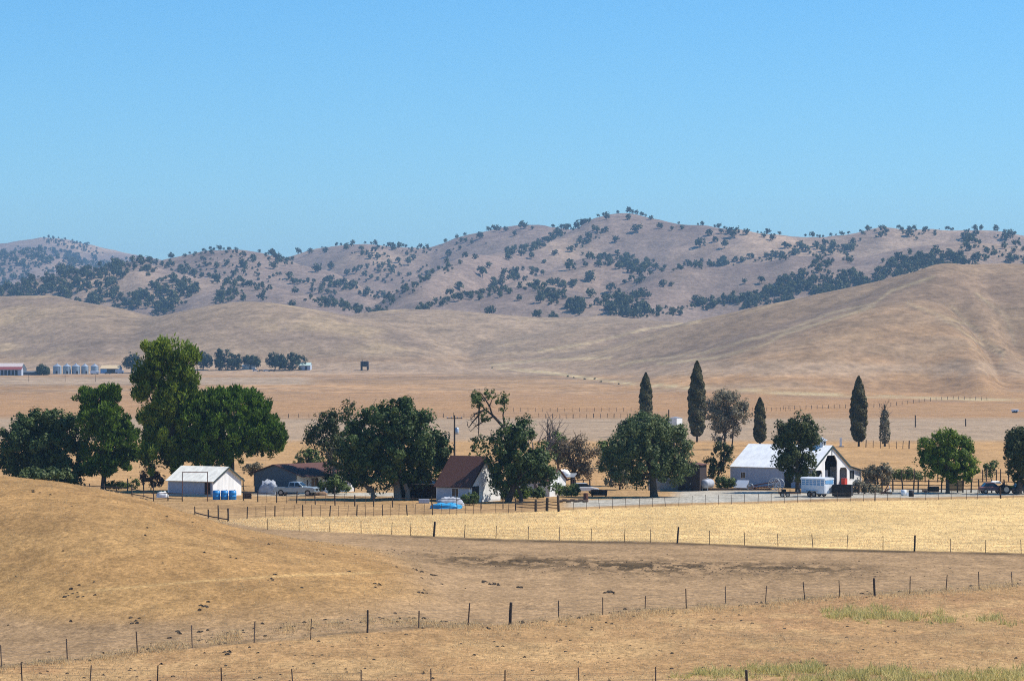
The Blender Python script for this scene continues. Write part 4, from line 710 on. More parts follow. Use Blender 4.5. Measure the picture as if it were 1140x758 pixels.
# gateway with heavy brace posts
g0 = [ground_at(x, y, 270) for x, y in ((592, 569), (596.5, 569.5), (609, 568.5), (622, 569.5))]
fence('wooden_gateway', 'railed gateway of heavy dark posts between the two farm front fences', [(574, 568, 1.4, 'wood', 1, ground_at(574, 568, 270)), (596.5, 569, 1.5, 'wood', 2.0, g0[1]), (609, 568.5, 1.6, 'wood', 2.2, g0[2]), (622, 569, 1.9, 'wood', 1.9, g0[3])], wires=(), rails=(.45, .8, 1.15), rail_r=.055, seed=6, cat='gateway')
fence('pipe_fence', 'yard fence with brown posts in front of the garage and pickup', [(x, y, 1.45, k, w) for x, y, k, w in ((271, 557, 'wood', .8), (287, 558.5, 'wood', .9), (297, 559, 'stake', 1), (308, 559.5, 'wood', .9), (319, 560, 'stake', 1), (330, 560, 'wood', .9), (340, 561, 'stake', 1), (351, 561.5, 'wood', .9), (362, 562, 'stake', 1), (373, 562.5, 'wood', 1), (384, 563, 'stake', 1), (395, 563.5, 'wood', 1), (406, 564, 'stake', 1), (416, 564, 'wood', .9), (437, 564.5, 'wood', .8), (460, 565, 'stake', 1), (481, 565.5, 'wood', .8), (508, 566, 'stake', 1.4), (536, 566.5, 'stake', 1.4), (560, 566.5, 'wood', .8))], wires=(.3, .6, .9), rails=(1.15,), rail_r=.035, seed=7, dmin=270)
fence('yard_fence', 'dark railed yard fence left of the white shed under the tall pine', [(x, y, h, k, w) for x, y, h, k, w in ((62, 548, 1.3, 'wood', 1), (84, 548, 1.3, 'wood', 1), (100, 549, 1.3, 'wood', 1), (116, 549.5, 1.4, 'wood', 1), (130, 550.5, 1.2, 'wood', 1), (147, 552.5, 1.5, 'wood', 1), (160, 555, 1.2, 'stake', 1.3), (171, 558, 2.4, 'wood', .8), (187, 557.5, 1.0, 'wood', .9), (203, 558, 1.0, 'wood', .8))], wires=(), rails=(.35, 1.0), rail_r=.06, seed=8, dmin=285)
fence('broken_fence', 'short broken run of dark rails sticking out of the near slope', [(217, 573, 1.0, 'wood', .8), (232, 577, 1.1, 'wood', 1.2), (243, 579, 1.7, 'wood', .9), (254, 581, 1.5, 'wood', 1.2)], wires=(), rails=(.3,), rail_r=.07, seed=9, dmin=270)
fence('wire_fence', 'far left yard fence row behind the white shed', [(x, 547 - .008 * (x - 60), 1.7, 'wood', 1.0) for x in (142, 160, 271)], wires=(.4, .8, 1.2), seed=10, dmin=300)
cor = lambda x: float(np.interp(x, [950, 1000, 1060, 1140, 1170], [547, 547.5, 548, 548.5, 549]))
fence('corral_fence', 'dark corral rails right of the barn running behind the bright green tree', [(x, cor(x), 1.75, 'wood', 1.2) for x in (968, 982, 994, 1005, 1017, 1022, 1034, 1048, 1066, 1072, 1081, 1090, 1104, 1119, 1140, 1160)], wires=(), rails=(.45, .95, 1.5), rail_r=.06, seed=11, dmin=300)
fence('corral_fence', 'back corral rails with taller posts in the pale yard beyond the hedge', [(x, 536.5, 1.9, 'wood', 1.0) for x in (990, 1004, 1018, 1030, 1044, 1082, 1094, 1098, 1109, 1114, 1123, 1140)], wires=(.5, .9), rails=(1.4,), rail_r=.05, seed=12, dmin=300)
fence('wire_fence', 'low distant fence with short dark posts beside the lone cypress', [(x, y, 1.6, 'wood', w) for x, y, w in ((964, 498, 1.2), (972, 498.5, .8), (980, 499, .8), (990, 499, .8), (998, 499.5, .8), (1005, 499.5, .8), (1012, 499.5, 1.6))], wires=(.5, 1.0), wr=.01, seed=13, dmin=400)
fence('wire_fence', 'long far fence row crossing the plain behind the utility pole', [(x, 465.5 - .004 * (x - 270) + (1.5 if x > 600 else 0) + random.Random(int(x)).uniform(-.3, .3), 1.35, 'wood', .9 + .6 * (i % 3 == 0)) for i, x in enumerate(list(np.arange(252, 530, 11.5)) + list(np.arange(600, 705, 7.6)))], wires=(.5, 1.1), wr=.012, seed=14, dmin=600)
fence('wire_fence', 'farther fence row just above the long far fence on the plain', [(x, 459 - .002 * (x - 270), 1.35, 'wood', .9) for x in np.arange(555, 706, 8.2)], wires=(.5, 1.1), wr=.012, seed=15, dmin=700)
fence('wire_fence', 'far curving fence row of dark dots below the bare right hill', [(x, float(np.interp(x, [870, 930, 968, 990, 1030, 1060, 1140], [456, 454.5, 454, 452.5, 447, 444.5, 447])), 1.4, 'wood', 1.2) for x in np.arange(872, 1100, 6.3)], wires=(.6, 1.2), wr=.014, seed=16, dmin=700)
fence('wire_fence', 'faint far fence row of small posts running right from the airy poplar', [(x, 457.5, 1.3, 'wood', .8) for x in np.arange(838, 880, 5.2)], wires=(.6, 1.1), wr=.012, seed=17, dmin=700)
for x, y, lab in ((1019, 475.5, 'lone short post on the grey plain right of the dying cypress'), (1075, 474.5, 'small grey lone post on the plain above the bright green tree')):
    g = ground_at(x, y, 500); t = link('fence_post', PM['wood']); t.location = g; t.scale = (2.0, 2.0, 3.2 if x < 1050 else 2.0); tag(t, lab, 'post', 'lone posts on the plain')
# ------------------------------------------------------------------ buildings and yard things
WHITE = (.78, .78, .76)
M_BARNSHADE = mat('shaded_white_boards', (.40, .46, .55), .8, .1, 2.0, stretch=(1, 1, .2)); M_WHITE = mat('white_boards', WHITE, .7, .12, 2.0, stretch=(1, 1, .2)); M_WROOF = corrugated('white_metal_roof', (.89, .88, .84), .45, 0, 16, 'X', .1); M_CREAMROOF = corrugated('cream_metal_roof', (.84, .80, .68), .5, 0, 16, 'X', .16)  # barn long walls: white boards with their shade painted in as blue-grey
M_SHEDSHADE = mat('shaded_white_wall', (.30, .35, .43), .8, .12, 3); M_DKGREY = mat('dark_slate_wall', (.085, .105, .125), .8, .15, 3); M_BRROOF = mat('brown_shingles', (.105, .046, .035), .9, .3, 9, bump=.4); M_LTGREY = mat('pale_blue_grey_wall', (.42, .46, .52), .8, .1, 3)  # shed long walls: blue-grey is shade put into the colour of white walls
M_TRIM = mat('dark_green_trim', (.035, .055, .055), .7, .15, 4); M_GLASS = mat('window_glass', (.02, .026, .032), .08, .1, 1, spec=.6); M_DARK = mat('dark_interior', (.03, .026, .024), .9, .3, 3); M_BLACK = mat('black_paint', (.012, .011, .013), .5, .2, 3); M_RUBBER = mat('tyre_rubber', (.016, .016, .016), .85, .2, 6)
M_STEEL = mat('galvanised_steel', (.42, .45, .48), .4, .12, 3, .5); M_BLUE = mat('blue_plastic', (.028, .24, .58), .4, .08, 3); M_TARP = mat('blue_tarp', (.03, .30, .56), .5, .15, 2, bump=.3); M_GREYTARP = mat('grey_tarp', (.36, .38, .42), .7, .2, 2, bump=.4); M_CONC = mat('concrete', (.42, .38, .32), .9, .15, 3)
M_RED = mat('red_paint', (.50, .06, .04), .5, .1, 2); M_RUST = mat('rusty_iron', (.12, .05, .032), .85, .4, 5); M_BROWNB = mat('dark_brown_boards', (.035, .024, .022), .9, .3, 5, stretch=(4, 4, .3)); M_CORR = corrugated('grey_corrugated_sheet', (.34, .36, .36), .5, .3, 26, 'X', .15)
M_TRUCK = mat('grey_blue_car_paint', (.36, .43, .46), .28, .05, 2, .3, spec=.5); M_TRAILER = mat('trailer_white_paint', (.74, .77, .80), .35, .05, 2, spec=.5); M_PALEBLUE = mat('pale_blue_panel', (.16, .36, .60), .5, .1, 2); M_CHROME = mat('chrome', (.32, .32, .33), .3, .05, 2, .8); M_TAN = mat('tan_boards', (.36, .26, .15), .85, .2, 4, stretch=(3, 3, .3))
M_PINKROOF = mat('faded_pale_roof', (.55, .46, .42), .7, .12, 2); M_REDROOF = mat('red_roof', (.26, .06, .055), .7, .12, 2); M_YELROOF = mat('tan_metal_roof', (.62, .46, .26), .6, .1, 2)
def win(par, x0, x1, z0, z1, y, facing=-1, axis='y', nm='window'):
    """window: pane with a raised frame, on a wall plane at y (or x) facing -1/+1"""
    mb = MB(); e = .05
    def bx(a0, a1, c0, c1, d0, d1):
        lo, hi = sorted((y + facing * d0, y + facing * d1))
        mb.box(a0, a1, lo, hi, c0, c1) if axis == 'y' else mb.box(lo, hi, a0, a1, c0, c1)
    bx(x0, x1, z0, z1, .006, .03); w = mb.build(nm, M_GLASS, par); mb = MB()
    bx(x0 - e, x0 + .002, z0 - e, z1 + e, .004, .06); bx(x1 - .002, x1 + e, z0 - e, z1 + e, .004, .06); bx(x0 + .004, x1 - .004, z0 - e, z0 + .002, .004, .058); bx(x0 + .004, x1 - .004, z1 - .002, z1 + e, .004, .058); bx((x0 + x1) / 2 - .02, (x0 + x1) / 2 + .02, z0, z1, .031, .05)
    mb.build('frame', M_WHITE, w); return w
def gable_roof(par, x0, x1, y0, y1, ze, zr, m, over=.3, t=.09, yr=None, name='roof'):
    yr = (y0 + y1) / 2 if yr is None else yr; mb = MB(); s0 = (zr - ze) / (yr - y0); s1 = (zr - ze) / (y1 - yr)
    a, b = y0 - over, y1 + over; za, zb = ze - over * s0, ze - over * s1
    mb.sheet([(x0 - over, a, za + .03), (x1 + over, a, za + .03), (x1 + over, yr, zr + .03), (x0 - over, yr, zr + .03)], t)
    mb.sheet([(x1 + over, b, zb + .03), (x0 - over, b, zb + .03), (x0 - over, yr + .004, zr + .03), (x1 + over, yr + .004, zr + .03)], t)
    return mb.build(name, m, par)
def fascia(par, x, y0, y1, ze, zr, m, over=.3, w=.2, t=.06, yr=None):
    yr = (y0 + y1) / 2 if yr is None else yr; s0 = (zr - ze) / (yr - y0); s1 = (zr - ze) / (y1 - yr); a, b = y0 - over, y1 + over; mb = MB()
    xx0, xx1 = x + over + .004, x + over + .004 + t
    mb.prism([(a, ze - over * s0 - w), (yr, zr - w), (yr, zr + .1), (a, ze - over * s0 + .1)], 'x', xx0, xx1); mb.prism([(yr + .003, zr - w), (b, ze - over * s1 - w), (b, ze - over * s1 + .1), (yr + .003, zr + .1)], 'x', xx0, xx1)
    return mb.build('fascia', m, par)
def wheel_part(par, x, y, r, w=.22, rim=True):
    mb = MB(); 
    def cyl(r_, a, b, mb): 
        n = 20; vs = [(x + r_ * math.cos(2 * math.pi * k / n), yy, r + r_ * math.sin(2 * math.pi * k / n)) for yy in (a, b) for k in range(n)]
        mb.add(vs, [tuple(range(n - 1, -1, -1)), tuple(range(n, 2 * n))] + [(k, (k + 1) % n, n + (k + 1) % n, n + k) for k in range(n)])
    cyl(r, y - w / 2, y + w / 2, mb); o = mb.build('wheel', M_RUBBER, par, bevel=.03)
    if rim: mb = MB(); cyl(r * .58, y - w / 2 - .012, y + w / 2 + .012, mb); mb.build('rim', M_CHROME, o)
    return o
ph = lambda b: R(-b)
# white barn with a lean-to; local +x is the open gable, local -y the long wall towards the camera
def barn():
    g = ground_at(906, 543.5, 300); t = thing('barn', 'white barn with metal roof, open gable doors and small cupola', 'barn', g, ph(34)); m = 1 / (g.y / F)
    L, W, ze, zr = 13.2, 10.7, 2.75, 5.75; mb = MB()
    MB().box(-L, -.16, 0, .14, -.3, ze).build('wall', M_BARNSHADE, t); MB().box(-L, -.16, W - .14, W, -.3, ze).build('wall', M_BARNSHADE, t); MB().prism([(0, -.3), (W, -.3), (W, ze), (W / 2, zr), (0, ze)], 'x', -L - .14, -L).build('end_wall', M_WHITE, t)
    # gable wall with three door openings cut down to the ground
    c = lambda y0, y1, z, k: [(y0, -.3), (y0, z - k), (y0 + k * .8, z), (y1 - k * .8, z), (y1, z - k), (y1, -.3)]
    out = [(0, -.3)] + c(.5, 2.5, 2.45, .35) + c(3.3, 7.0, 4.45, .9) + c(7.7, 10.0, 2.65, .4) + [(W, -.3), (W, ze), (W / 2, zr), (0, ze)]
    MB().prism(out, 'x', -.14, 0).build('gable_wall', M_WHITE, t)
    gable_roof(t, -L - .0, 0, 0, W, ze, zr, M_WROOF, .14); fascia(t, 0, 0, W, ze, zr, M_TRIM, .14, .2)
    for y0, z0, y1, z1 in ((.15, ze - .06, W / 2 - .01, zr - .06), (W / 2 + .01, zr - .06, W - .15, ze - .06)): MB().sheet([(-L + .02, y0, z0 - .03), (-.16, y0, z0 - .03), (-.16, y1, z1 - .03), (-L + .02, y1, z1 - .03)], -.05).build('shade_liner', M_BLACK, t)  # black sheets added under the roof to darken the inside
    # lean-to bay on the far side
    mb = MB(); mb.box(-L + 2, -.3, W + 4.2, W + 4.34, -.3, 2.05); mb.prism([(W + .01, -.3), (W + 4.34, -.3), (W + 4.34, 2.05), (W + .01, 2.75)], 'x', -.6, -.46); lt = mb.build('lean_to', M_WHITE, t)
    MB().sheet([(-L + 1.7, W + 4.75, 2.02), (-L + 1.7, W + .16, 2.84), (.0, W + .16, 2.84), (.0, W + 4.75, 2.02)], -.08).build('lean_to_roof', M_TRIM, lt)
    win(t, W + .9, W + 2.3, .9, 2.1, -.46, 1, 'x')
    mb = MB(); mb.box(-L, -.4, .3, W - .3, -.05, .02); mb.build('floor', M_CONC, t)
    MB().prism([(.16, .03), (W - .16, .03), (W - .16, ze - .05), (W / 2, zr - .08), (.16, ze - .05)], 'x', -3.1, -3.0).build('shade_backing', M_BLACK, t)  # added black sheet standing in for the deep shade behind the doors
    mb = MB(); mb.prism([(3.6, .04), (6.9, .04), (6.9, 2.3), (5.6, 2.3), (3.6, 1.0)], 'x', -1.5, -1.4); mb.build('sun_patch_panel', M_LTGREY, t)  # added pale panel, slanted edge shaped like sunlight falling inside the door
    mb = MB(); mb.box(.01, .06, W / 2 - .07, W / 2 + .07, 4.5, zr - .25); mb.build('hay_beam', M_TRIM, t)
    mb = MB(); mb.box(-4.6, -3.6, -.07, -.003, -.1, 2.1); mb.build('side_door', M_DARK, t); win(t, -11.6, -10.9, 1.2, 2.0, 0, -1)
    cu = MB(); cx, cy = -1.6, W / 2; cu.box(cx - .45, cx + .45, cy - .45, cy + .45, zr - .2, zr + .75); cu = cu.build('cupola', M_WHITE, t)
    MB().add([(cx - .65, cy - .65, zr + .75), (cx + .65, cy - .65, zr + .75), (cx + .65, cy + .65, zr + .75), (cx - .65, cy + .65, zr + .75), (cx, cy, zr + 1.25)], [(0, 3, 2, 1), (0, 1, 4), (1, 2, 4), (2, 3, 4), (3, 0, 4)]).build('cupola_roof', M_STEEL, cu)
    mb = MB(); mb.box(cx + .452, cx + .48, cy - .3, cy + .3, zr + .1, zr + .6); mb.build('louvre', M_DARK, cu)
    # red feed bin standing in the right doorway
    h = Vector((0, 0, 0)); r = thing('red_bin', 'red box standing in the right doorway of the barn', 'bin', g + Vector((.5 * math.cos(ph(34)) - 8.2 * math.sin(ph(34)), .5 * math.sin(ph(34)) + 8.2 * math.cos(ph(34)), .02)), ph(34))
    mb = MB(); mb.box(-.28, .28, -.42, .42, 0, 1.05); mb.build('body', M_RED, r, bevel=.04); MB().box(-.3, .3, -.45, .45, 1.052, 1.1).build('lid', M_RED, r, bevel=.02)
barn()
def small_shed():
    g = ground_at(237, 553, 285); t = thing('shed', 'small white shed with cream metal roof behind blue barrels', 'shed', g, ph(30)); L, W, ze, zr = 7.2, 6.4, 2.05, 3.75
    for q in (0, W - .12): MB().box(-L, -.13, q, q + .12, -.3, ze).build('wall', M_SHEDSHADE, t)
    for a in (-.12, -L - .12): MB().prism([(0, -.3), (W, -.3), (W, ze), (W / 2, zr), (0, ze)], 'x', a, a + .12).build('gable_wall', M_WHITE, t)
    gable_roof(t, -L, 0, 0, W, ze, zr, M_CREAMROOF, .28); fascia(t, 0, 0, W, ze, zr, M_TRIM, .28, .12)
    mb = MB(); mb.box(-L - .02, -.1, -.06, -.004, -.2, .32); mb.build('plinth', M_CONC, t); MB().box(-1.3, -.4, -.05, -.004, .33, 1.9).build('door', M_BROWNB, t)
    return g
gs = small_shed()
for i, (x, lab) in enumerate(((241, 'leftmost of three blue barrels before the white shed gable'), (250, 'middle one of three blue barrels before the white shed gable'), (259, 'rightmost of three blue barrels before the white shed gable'))):
    g = ground_at(x, 556, 285); t = thing('blue_barrel', lab, 'barrel', g, 0, 'blue barrels beside the white shed')
    MB().lathe([(.46, 0), (.48, .05), (.48, .38), (.50, .40), (.50, .45), (.48, .47), (.48, .80), (.50, .82), (.50, .87), (.48, .89), (.47, 1.12), (.40, 1.15)], 20).build('body', M_BLUE, t, True); MB().lathe([(.41, 1.152), (.43, 1.19), (.05, 1.20)], 16).build('lid', M_BLUE, t)
    MB().lathe([(.06, 1.2), (.06, 1.25)], 8, .2, .1).build('bung', M_BLACK, t)
def pipe_frame():
    g = ground_at(203, 558, 285); t = thing('pipe_gantry', 'tall thin pipe frame standing before the white shed wall', 'frame', g); m = g.y / F; w = 28 * m; h = 33 * m * .97
    for x in (0, w): MB().tube([(x, 0, -.3), (x, 0, h)], .05, 8).build('upright', M_RUST, t)
    MB().tube([(-.06, 0, h + .05), (w + .06, 0, h + .05)], .05, 8).build('crossbar', M_RUST, t); MB().tube([(0, .1, 1.1), (w, .1, 1.1)], .03, 6).build('rail', M_RUST, t)
pipe_frame()
def rounded_lump(name, label, cat, g, dims, m, seed, rz=0, part='cover', group=None, extra=None):
    """draped or humped thing: a lumpy dome on the ground"""
    rng = np.random.default_rng(seed); n, k = 20, 8; mb = MB(); vs = []; fs = []
    for i in range(k + 1):
        a = math.pi / 2 * i / k
        for j in range(n): th = 2 * math.pi * j / n; q = 1 + .16 * math.sin(3 * th + seed) * math.cos(a) + .09 * rng.normal(); vs.append((dims[0] * math.copysign(abs(math.cos(th)) ** .7, math.cos(th)) * math.cos(a) ** .55 * q, dims[1] * math.copysign(abs(math.sin(th)) ** .7, math.sin(th)) * math.cos(a) ** .55 * q, dims[2] * math.sin(a) * (1 + .13 * rng.normal() * (i < k)) - .05))
    for i in range(k):
        for j in range(n): a, b = i * n + j, i * n + (j + 1) % n; fs.append((a, b, b + n, a + n))
    mb.add(vs, fs); t = thing(name, label, cat, g, rz, group); mb.build(part, m, t, True)
    if extra: extra(t)
    return t
g = ground_at(181, 553.5, 285); rounded_lump('water_trough_cover', 'small white rounded object left of the white shed', 'cover', g, (.75, .6, .75), M_WHITE, 3)
g = ground_at(275, 555, 285); t = thing('dark_crate', 'small dark crate just right of the blue barrels', 'crate', g, .3); MB().box(-.5, .5, -.4, .4, 0, .8).build('body', M_BROWNB, t, bevel=.02)
for z in (.15, .45, .72): MB().box(-.53, .53, -.43, -.405, z - .05, z + .05).build('slat', M_RAIL, t)
# dark slate garage: gable faces the camera, brown roof runs back to the right
def garage():
    g = ground_at(288, 549, 300) + Vector((-.85, 3.2, 0)); g.z = zat(g.x, g.y); m = g.y / F; W, L, ze, zr = 49 * m / math.cos(R(38)), 11.8, 22 * m, 31 * m
    t = thing('garage', 'dark slate garage with brown roof behind the grey pickup', 'garage', g, -R(38) * -1 * 0)
    t.rotation_euler = (0, 0, R(-38) + 0)                           # local x runs along the gable, local y along the ridge
    for q in (0, L): MB().prism([(0, -.3), (W, -.3), (W, ze), (W / 2, zr), (0, ze)], 'y', q, q + .14).build('gable_wall', M_DKGREY, t)
    mb = MB(); mb.box(0, .14, .145, L - .005, -.3, ze); mb.build('side_wall', M_DKGREY, t)
    mb = MB(); mb.box(W - .14, W, .145, L - .005, -.3, ze); mb.build('side_wall', M_WHITE, t)
    mb = MB(); o = .35; s = (zr - ze) / (W / 2)
    mb.sheet([(-o, L + o, ze - o * s + .03), (-o, -o, ze - o * s + .03), (W / 2, -o, zr + .03), (W / 2, L + o, zr + .03)], .1); mb.sheet([(W + 1.5, -o, ze - 1.5 * s + .03), (W + 1.5, L + o, ze - 1.5 * s + .03), (W / 2 + .004, L + o, zr + .03), (W / 2 + .004, -o, zr + .03)], .1); mb.build('roof', M_BRROOF, t)
    for y in (1.0, 5.5, 10.5): MB().tube([(W + 1.2, y, -.2), (W + 1.2, y, ze - .75)], .07, 6).build('porch_post', M_BROWNB, t)
    win(t, 3.0, 4.4, .9, 2.0, W, 1, 'x'); MB().box(W + .004, W + .05, 6.5, 8.8, 0, 2.1).build('door', M_DARK, t)
garage()
def pickup():
    g = ground_at(330, 551.5, 300); t = thing('pickup_truck', 'grey blue four door pickup truck parked before the dark garage', 'pickup truck', g, R(-14))
    mb = MB()                                                       # local +x is the front
    mb.prism([(-2.85, .55), (-2.85, 1.12), (-.75, 1.14), (-.75, .5), (-.35, .42), (1.1, .42), (1.15, .5), (2.75, .5), (2.85, .62), (2.82, 1.0), (2.6, 1.14), (1.25, 1.2), (-.75, 1.18), (-.75, 1.14), (-2.85, 1.12)][0:2] + [(-.85, 1.14), (1.25, 1.22), (2.55, 1.12), (2.8, 1.0), (2.86, .6), (2.7, .46), (-2.8, .46)], 'y', -.95, .95)
    body = mb.build('body', M_TRUCK, t, bevel=.06)
    mb = MB(); p = [(-.85, 1.15), (1.2, 1.2), (.55, 1.78), (.3, 1.84), (-.6, 1.84), (-.8, 1.76)]
    vs = [(x, -.88 + (.12 if z > 1.5 else 0), z) for x, z in p] + [(x, .88 - (.12 if z > 1.5 else 0), z) for x, z in p]; n = len(p)
    mb.add(vs, [tuple(range(n)), tuple(range(2 * n - 1, n - 1, -1))] + [(i, n + i, n + (i + 1) % n, (i + 1) % n) for i in range(n)]); mb.build('cab', M_TRUCK, t, bevel=.05)
    mb = MB(); mb.sheet([(1.12, -.72, 1.26), (1.12, .72, 1.26), (.60, .64, 1.74), (.60, -.64, 1.74)], .02); ws = mb.build('windscreen', M_GLASS, t); ws.location = (.03, 0, .02)
    for y, s in ((-.835, -1), (.835, 1)):
        for x0, x1 in ((-.72, -.02), (.06, .78)):
            q = [(x0, y + s * .052, 1.26), (x1, y + s * .052, 1.26), (x1 - (.28 if x1 > .5 else .04), y - s * .05, 1.72), (x0 + .05, y - s * .05, 1.72)]; MB().sheet(q, .02 if s < 0 else -.02).build('side_window', M_GLASS, t)
        MB().box(.72, .9, *sorted((y + s * .15, y + s * .35)), 1.22, 1.42).build('wing_mirror', M_BLACK, t)
        for x in (-.02, ): MB().box(-.2, .0, *sorted((s * .952, s * .975)), 1.02, 1.07).build('door_handle', M_CHROME, t)
        for x in (-1.85, 1.85): wheel_part(t, x, s * .84, .41, .26)
        MB().box(2.72, 2.87, *sorted((s * .55, s * .88)), .82, 1.0).build('headlight', M_CHROME, t)
    MB().box(-2.78, -.95, -.82, .82, 1.10, 1.145).build('bed_lining', M_BLACK, t); MB().box(2.86, 2.98, -.92, .92, .46, .66).build('bumper', M_CHROME, t, bevel=.03); MB().box(2.84, 2.885, -.5, .5, .7, .98).build('grille', M_BLACK, t); MB().box(-2.98, -2.86, -.92, .92, .5, .68).build('bumper', M_CHROME, t, bevel=.03)
pickup()
g = ground_at(300, 550, 300); rounded_lump('tarp_covered_load', 'pale grey tarp covered hump at the tail of the grey pickup', 'covered load', g + Vector((0, .3, 0)), (1.2, .8, 1.75), M_GREYTARP, 4, -.2)
g = ground_at(357, 551, 300); t2 = rounded_lump('dirt_pile', 'low brown heap of earth in front of the pickup nose', 'dirt pile', g, (1.0, .6, .5), mat('bare_earth', (.24, .15, .09), .95, .3, 4), 5)
# brown roofed house with its white lit gable
def house():
    g = ground_at(523, 559.5, 300); m = g.y / F; p = 35; W, L, ze, zr = 34 * m / math.sin(R(p)), 37 * m / math.cos(R(p)), 19 * m, 50 * m
    t = thing('farmhouse', 'small house with big brown shingle roof and white lit gable', 'house', g, ph(p))
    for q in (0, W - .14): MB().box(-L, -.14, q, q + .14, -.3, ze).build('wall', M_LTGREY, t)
    for a in (-.13, -L - .13): MB().prism([(0, -.3), (W, -.3), (W, ze), (W / 2, zr), (0, ze)], 'x', a, a + .13).build('gable_wall', M_WHITE, t)
    gable_roof(t, -L, 0, 0, W, ze, zr, M_BRROOF, .3, .12); fascia(t, 0, 0, W, ze, zr, M_BROWNB, .3, .16)
    win(t, -2.75, -1.75, .75, 1.75, 0, -1); MB().box(.004, .06, .5, 1.9, -.1, 2.05).build('door', M_DARK, t); win(t, 4.4, 5.4, 3.0, 4.0, 0, 1, 'x')
    MB().box(-L - .02, -.1, -.05, -.004, -.25, .2).build('plinth', M_CONC, t)
house()
def tarps():
    g = ground_at(497, 566, 290); rounded_lump('tarp_heap', 'bright blue tarp heaped in front of the pale house wall', 'tarp', g, (1.85, .8, .68), M_TARP, 6, .1); g2 = ground_at(500, 563, 290); rounded_lump('boat_cover', 'pale grey tarp covered mound behind the bright blue tarp', 'covered load', g2 + Vector((0, .8, 0)), (1.7, .7, 1.0), M_GREYTARP, 7)
tarps()
g = ground_at(472, 560, 290); t = thing('stock_tank', 'small pale blue open trough under the little olive tree', 'trough', g, .1); MB().box(-.65, .65, -.4, .4, 0, .55).build('body', M_LTGREY, t, bevel=.05); MB().box(-.58, .58, -.33, .33, .55, .56).build('water', M_GLASS, t)
def hidden_shed():
    g = ground_at(478, 557, 300) + Vector((0, 3, 0)); g.z = zat(g.x, g.y); t = thing('lean_shed', 'low dark open shed between the huge round tree and the house', 'shed', g, -.15)
    mb = MB(); mb.box(-4, 1.2, 2.6, 2.75, -.2, 2.1); mb.box(-4, -3.9, 0, 2.6, -.2, 2.0); mb.build('wall', M_BROWNB, t); MB().sheet([(-4.2, -.2, 1.95), (1.4, -.2, 1.95), (1.4, 2.9, 2.3), (-4.2, 2.9, 2.3)], .06).build('roof', M_STEEL, t)
    for x in (-3.9, -1.4, 1.1): MB().box(x - .06, x + .06, 0, .12, -.2, 1.95).build('shed_post', M_BROWNB, t)
hidden_shed()
# cottage hidden by bushes, its white front showing in gaps
def cottage():
    g = ground_at(612, 554, 300) + Vector((0, 2.5, 0)); g.z = zat(g.x, g.y); t = thing('cottage', 'white cottage mostly hidden by bushes under the dense dark tree', 'house', g, ph(30)); L, W, ze, zr = 6.0, 4.5, 2.1, 3.6
    for q in (0, W - .12): MB().box(-L, -.13, q, q + .12, -.3, ze).build('wall', M_WHITE, t)
    for a in (-.12, -L - .12): MB().prism([(0, -.3), (W, -.3), (W, ze), (W / 2, zr), (0, ze)], 'x', a, a + .12).build('gable_wall', M_WHITE, t)
    gable_roof(t, -L, 0, 0, W, ze, zr, M_BRROOF, .25); win(t, -4.4, -3.6, .8, 1.7, 0, -1); win(t, -2.2, -1.4, .8, 1.7, 0, -1); win(t, 1.6, 2.6, .8, 1.8, 0, 1, 'x')
cottage()
def shelter():
    g = ground_at(629, 551, 300) + Vector((0, 1, 0)); t = thing('open_shelter', 'small open shelter with pale roof on dark posts below the brown tree', 'shelter', g, -.2)
    for x in (-.9, .9):
        for y in (0, 1.6): MB().box(x - .13, x + .13, y - .13, y + .13, -.2, 2.3).build('shelter_post', M_BROWNB, t)
    MB().sheet([(-1.3, -.4, 2.32), (1.3, -.4, 2.32), (1.3, 2.0, 2.75), (-1.3, 2.0, 2.75)], .08).build('roof', M_STEEL, t); MB().box(-1.0, 1.0, -.1, 1.7, 2.0, 2.12).build('beam', M_BROWNB, t)
    c = rounded_lump('water_tank', 'white rounded tank top resting above the open shelter roof', 'tank', g + Vector((-.2, .8, 2.6)), (.75, .6, .75), M_WHITE, 8)
shelter()
def car(name, label, px, py, m, rz, seed, L=4.3, dmin=300, base=None, group=None):
    g = base or ground_at(px, py, dmin); t = thing(name, label, 'car', g, rz, group); k = L / 4.3
    mb = MB(); mb.prism([(-2.15 * k, .4), (-2.15 * k, .85), (-1.6 * k, .95), (1.0 * k, .93), (2.0 * k, .78), (2.15 * k, .6), (2.1 * k, .38)], 'y', -.86, .86); mb.build('body', m, t, bevel=.08)
    p = [(-1.75 * k, .93), (1.05 * k, .93), (.35 * k, 1.4), (-1.2 * k, 1.42)]; vs = [(x, -.8 + (.14 if z > 1.2 else 0), z) for x, z in p] + [(x, .8 - (.14 if z > 1.2 else 0), z) for x, z in p]
    MB().add(vs, [(0, 1, 2, 3), (7, 6, 5, 4)] + [(i, 4 + i, 4 + (i + 1) % 4, (i + 1) % 4) for i in range(4)]).build('cabin', M_GLASS, t, bevel=.05); MB().box(-1.2 * k, .33 * k, -.64, .64, 1.415, 1.45).build('roof', m, t, bevel=.015)
    for x in (-1.35 * k, 1.3 * k):
        for s in (-1, 1): wheel_part(t, x, s * .78, .32, .2)
    for s in (-1, 1): MB().box(2.06 * k, 2.17 * k, *sorted((s * .5, s * .8)), .62, .74).build('headlight', M_CHROME, t)
    return t
car('parked_car', 'small white car parked by the brown railing left of the dark trough', 650, 549.5, M_TRAILER, .2, 1, 3.8)
g = ground_at(649, 545, 300); t = fence('stock_pen', 'little brown pen frame just behind the small white car', [(640, 545, 1.4, 'wood', 1), (649, 544.5, 1.4, 'wood', 1), (657, 545, 1.5, 'wood', 1.3)], wires=(), rails=(.5, 1.3), rail_r=.06, seed=20, dmin=300, cat='pen')
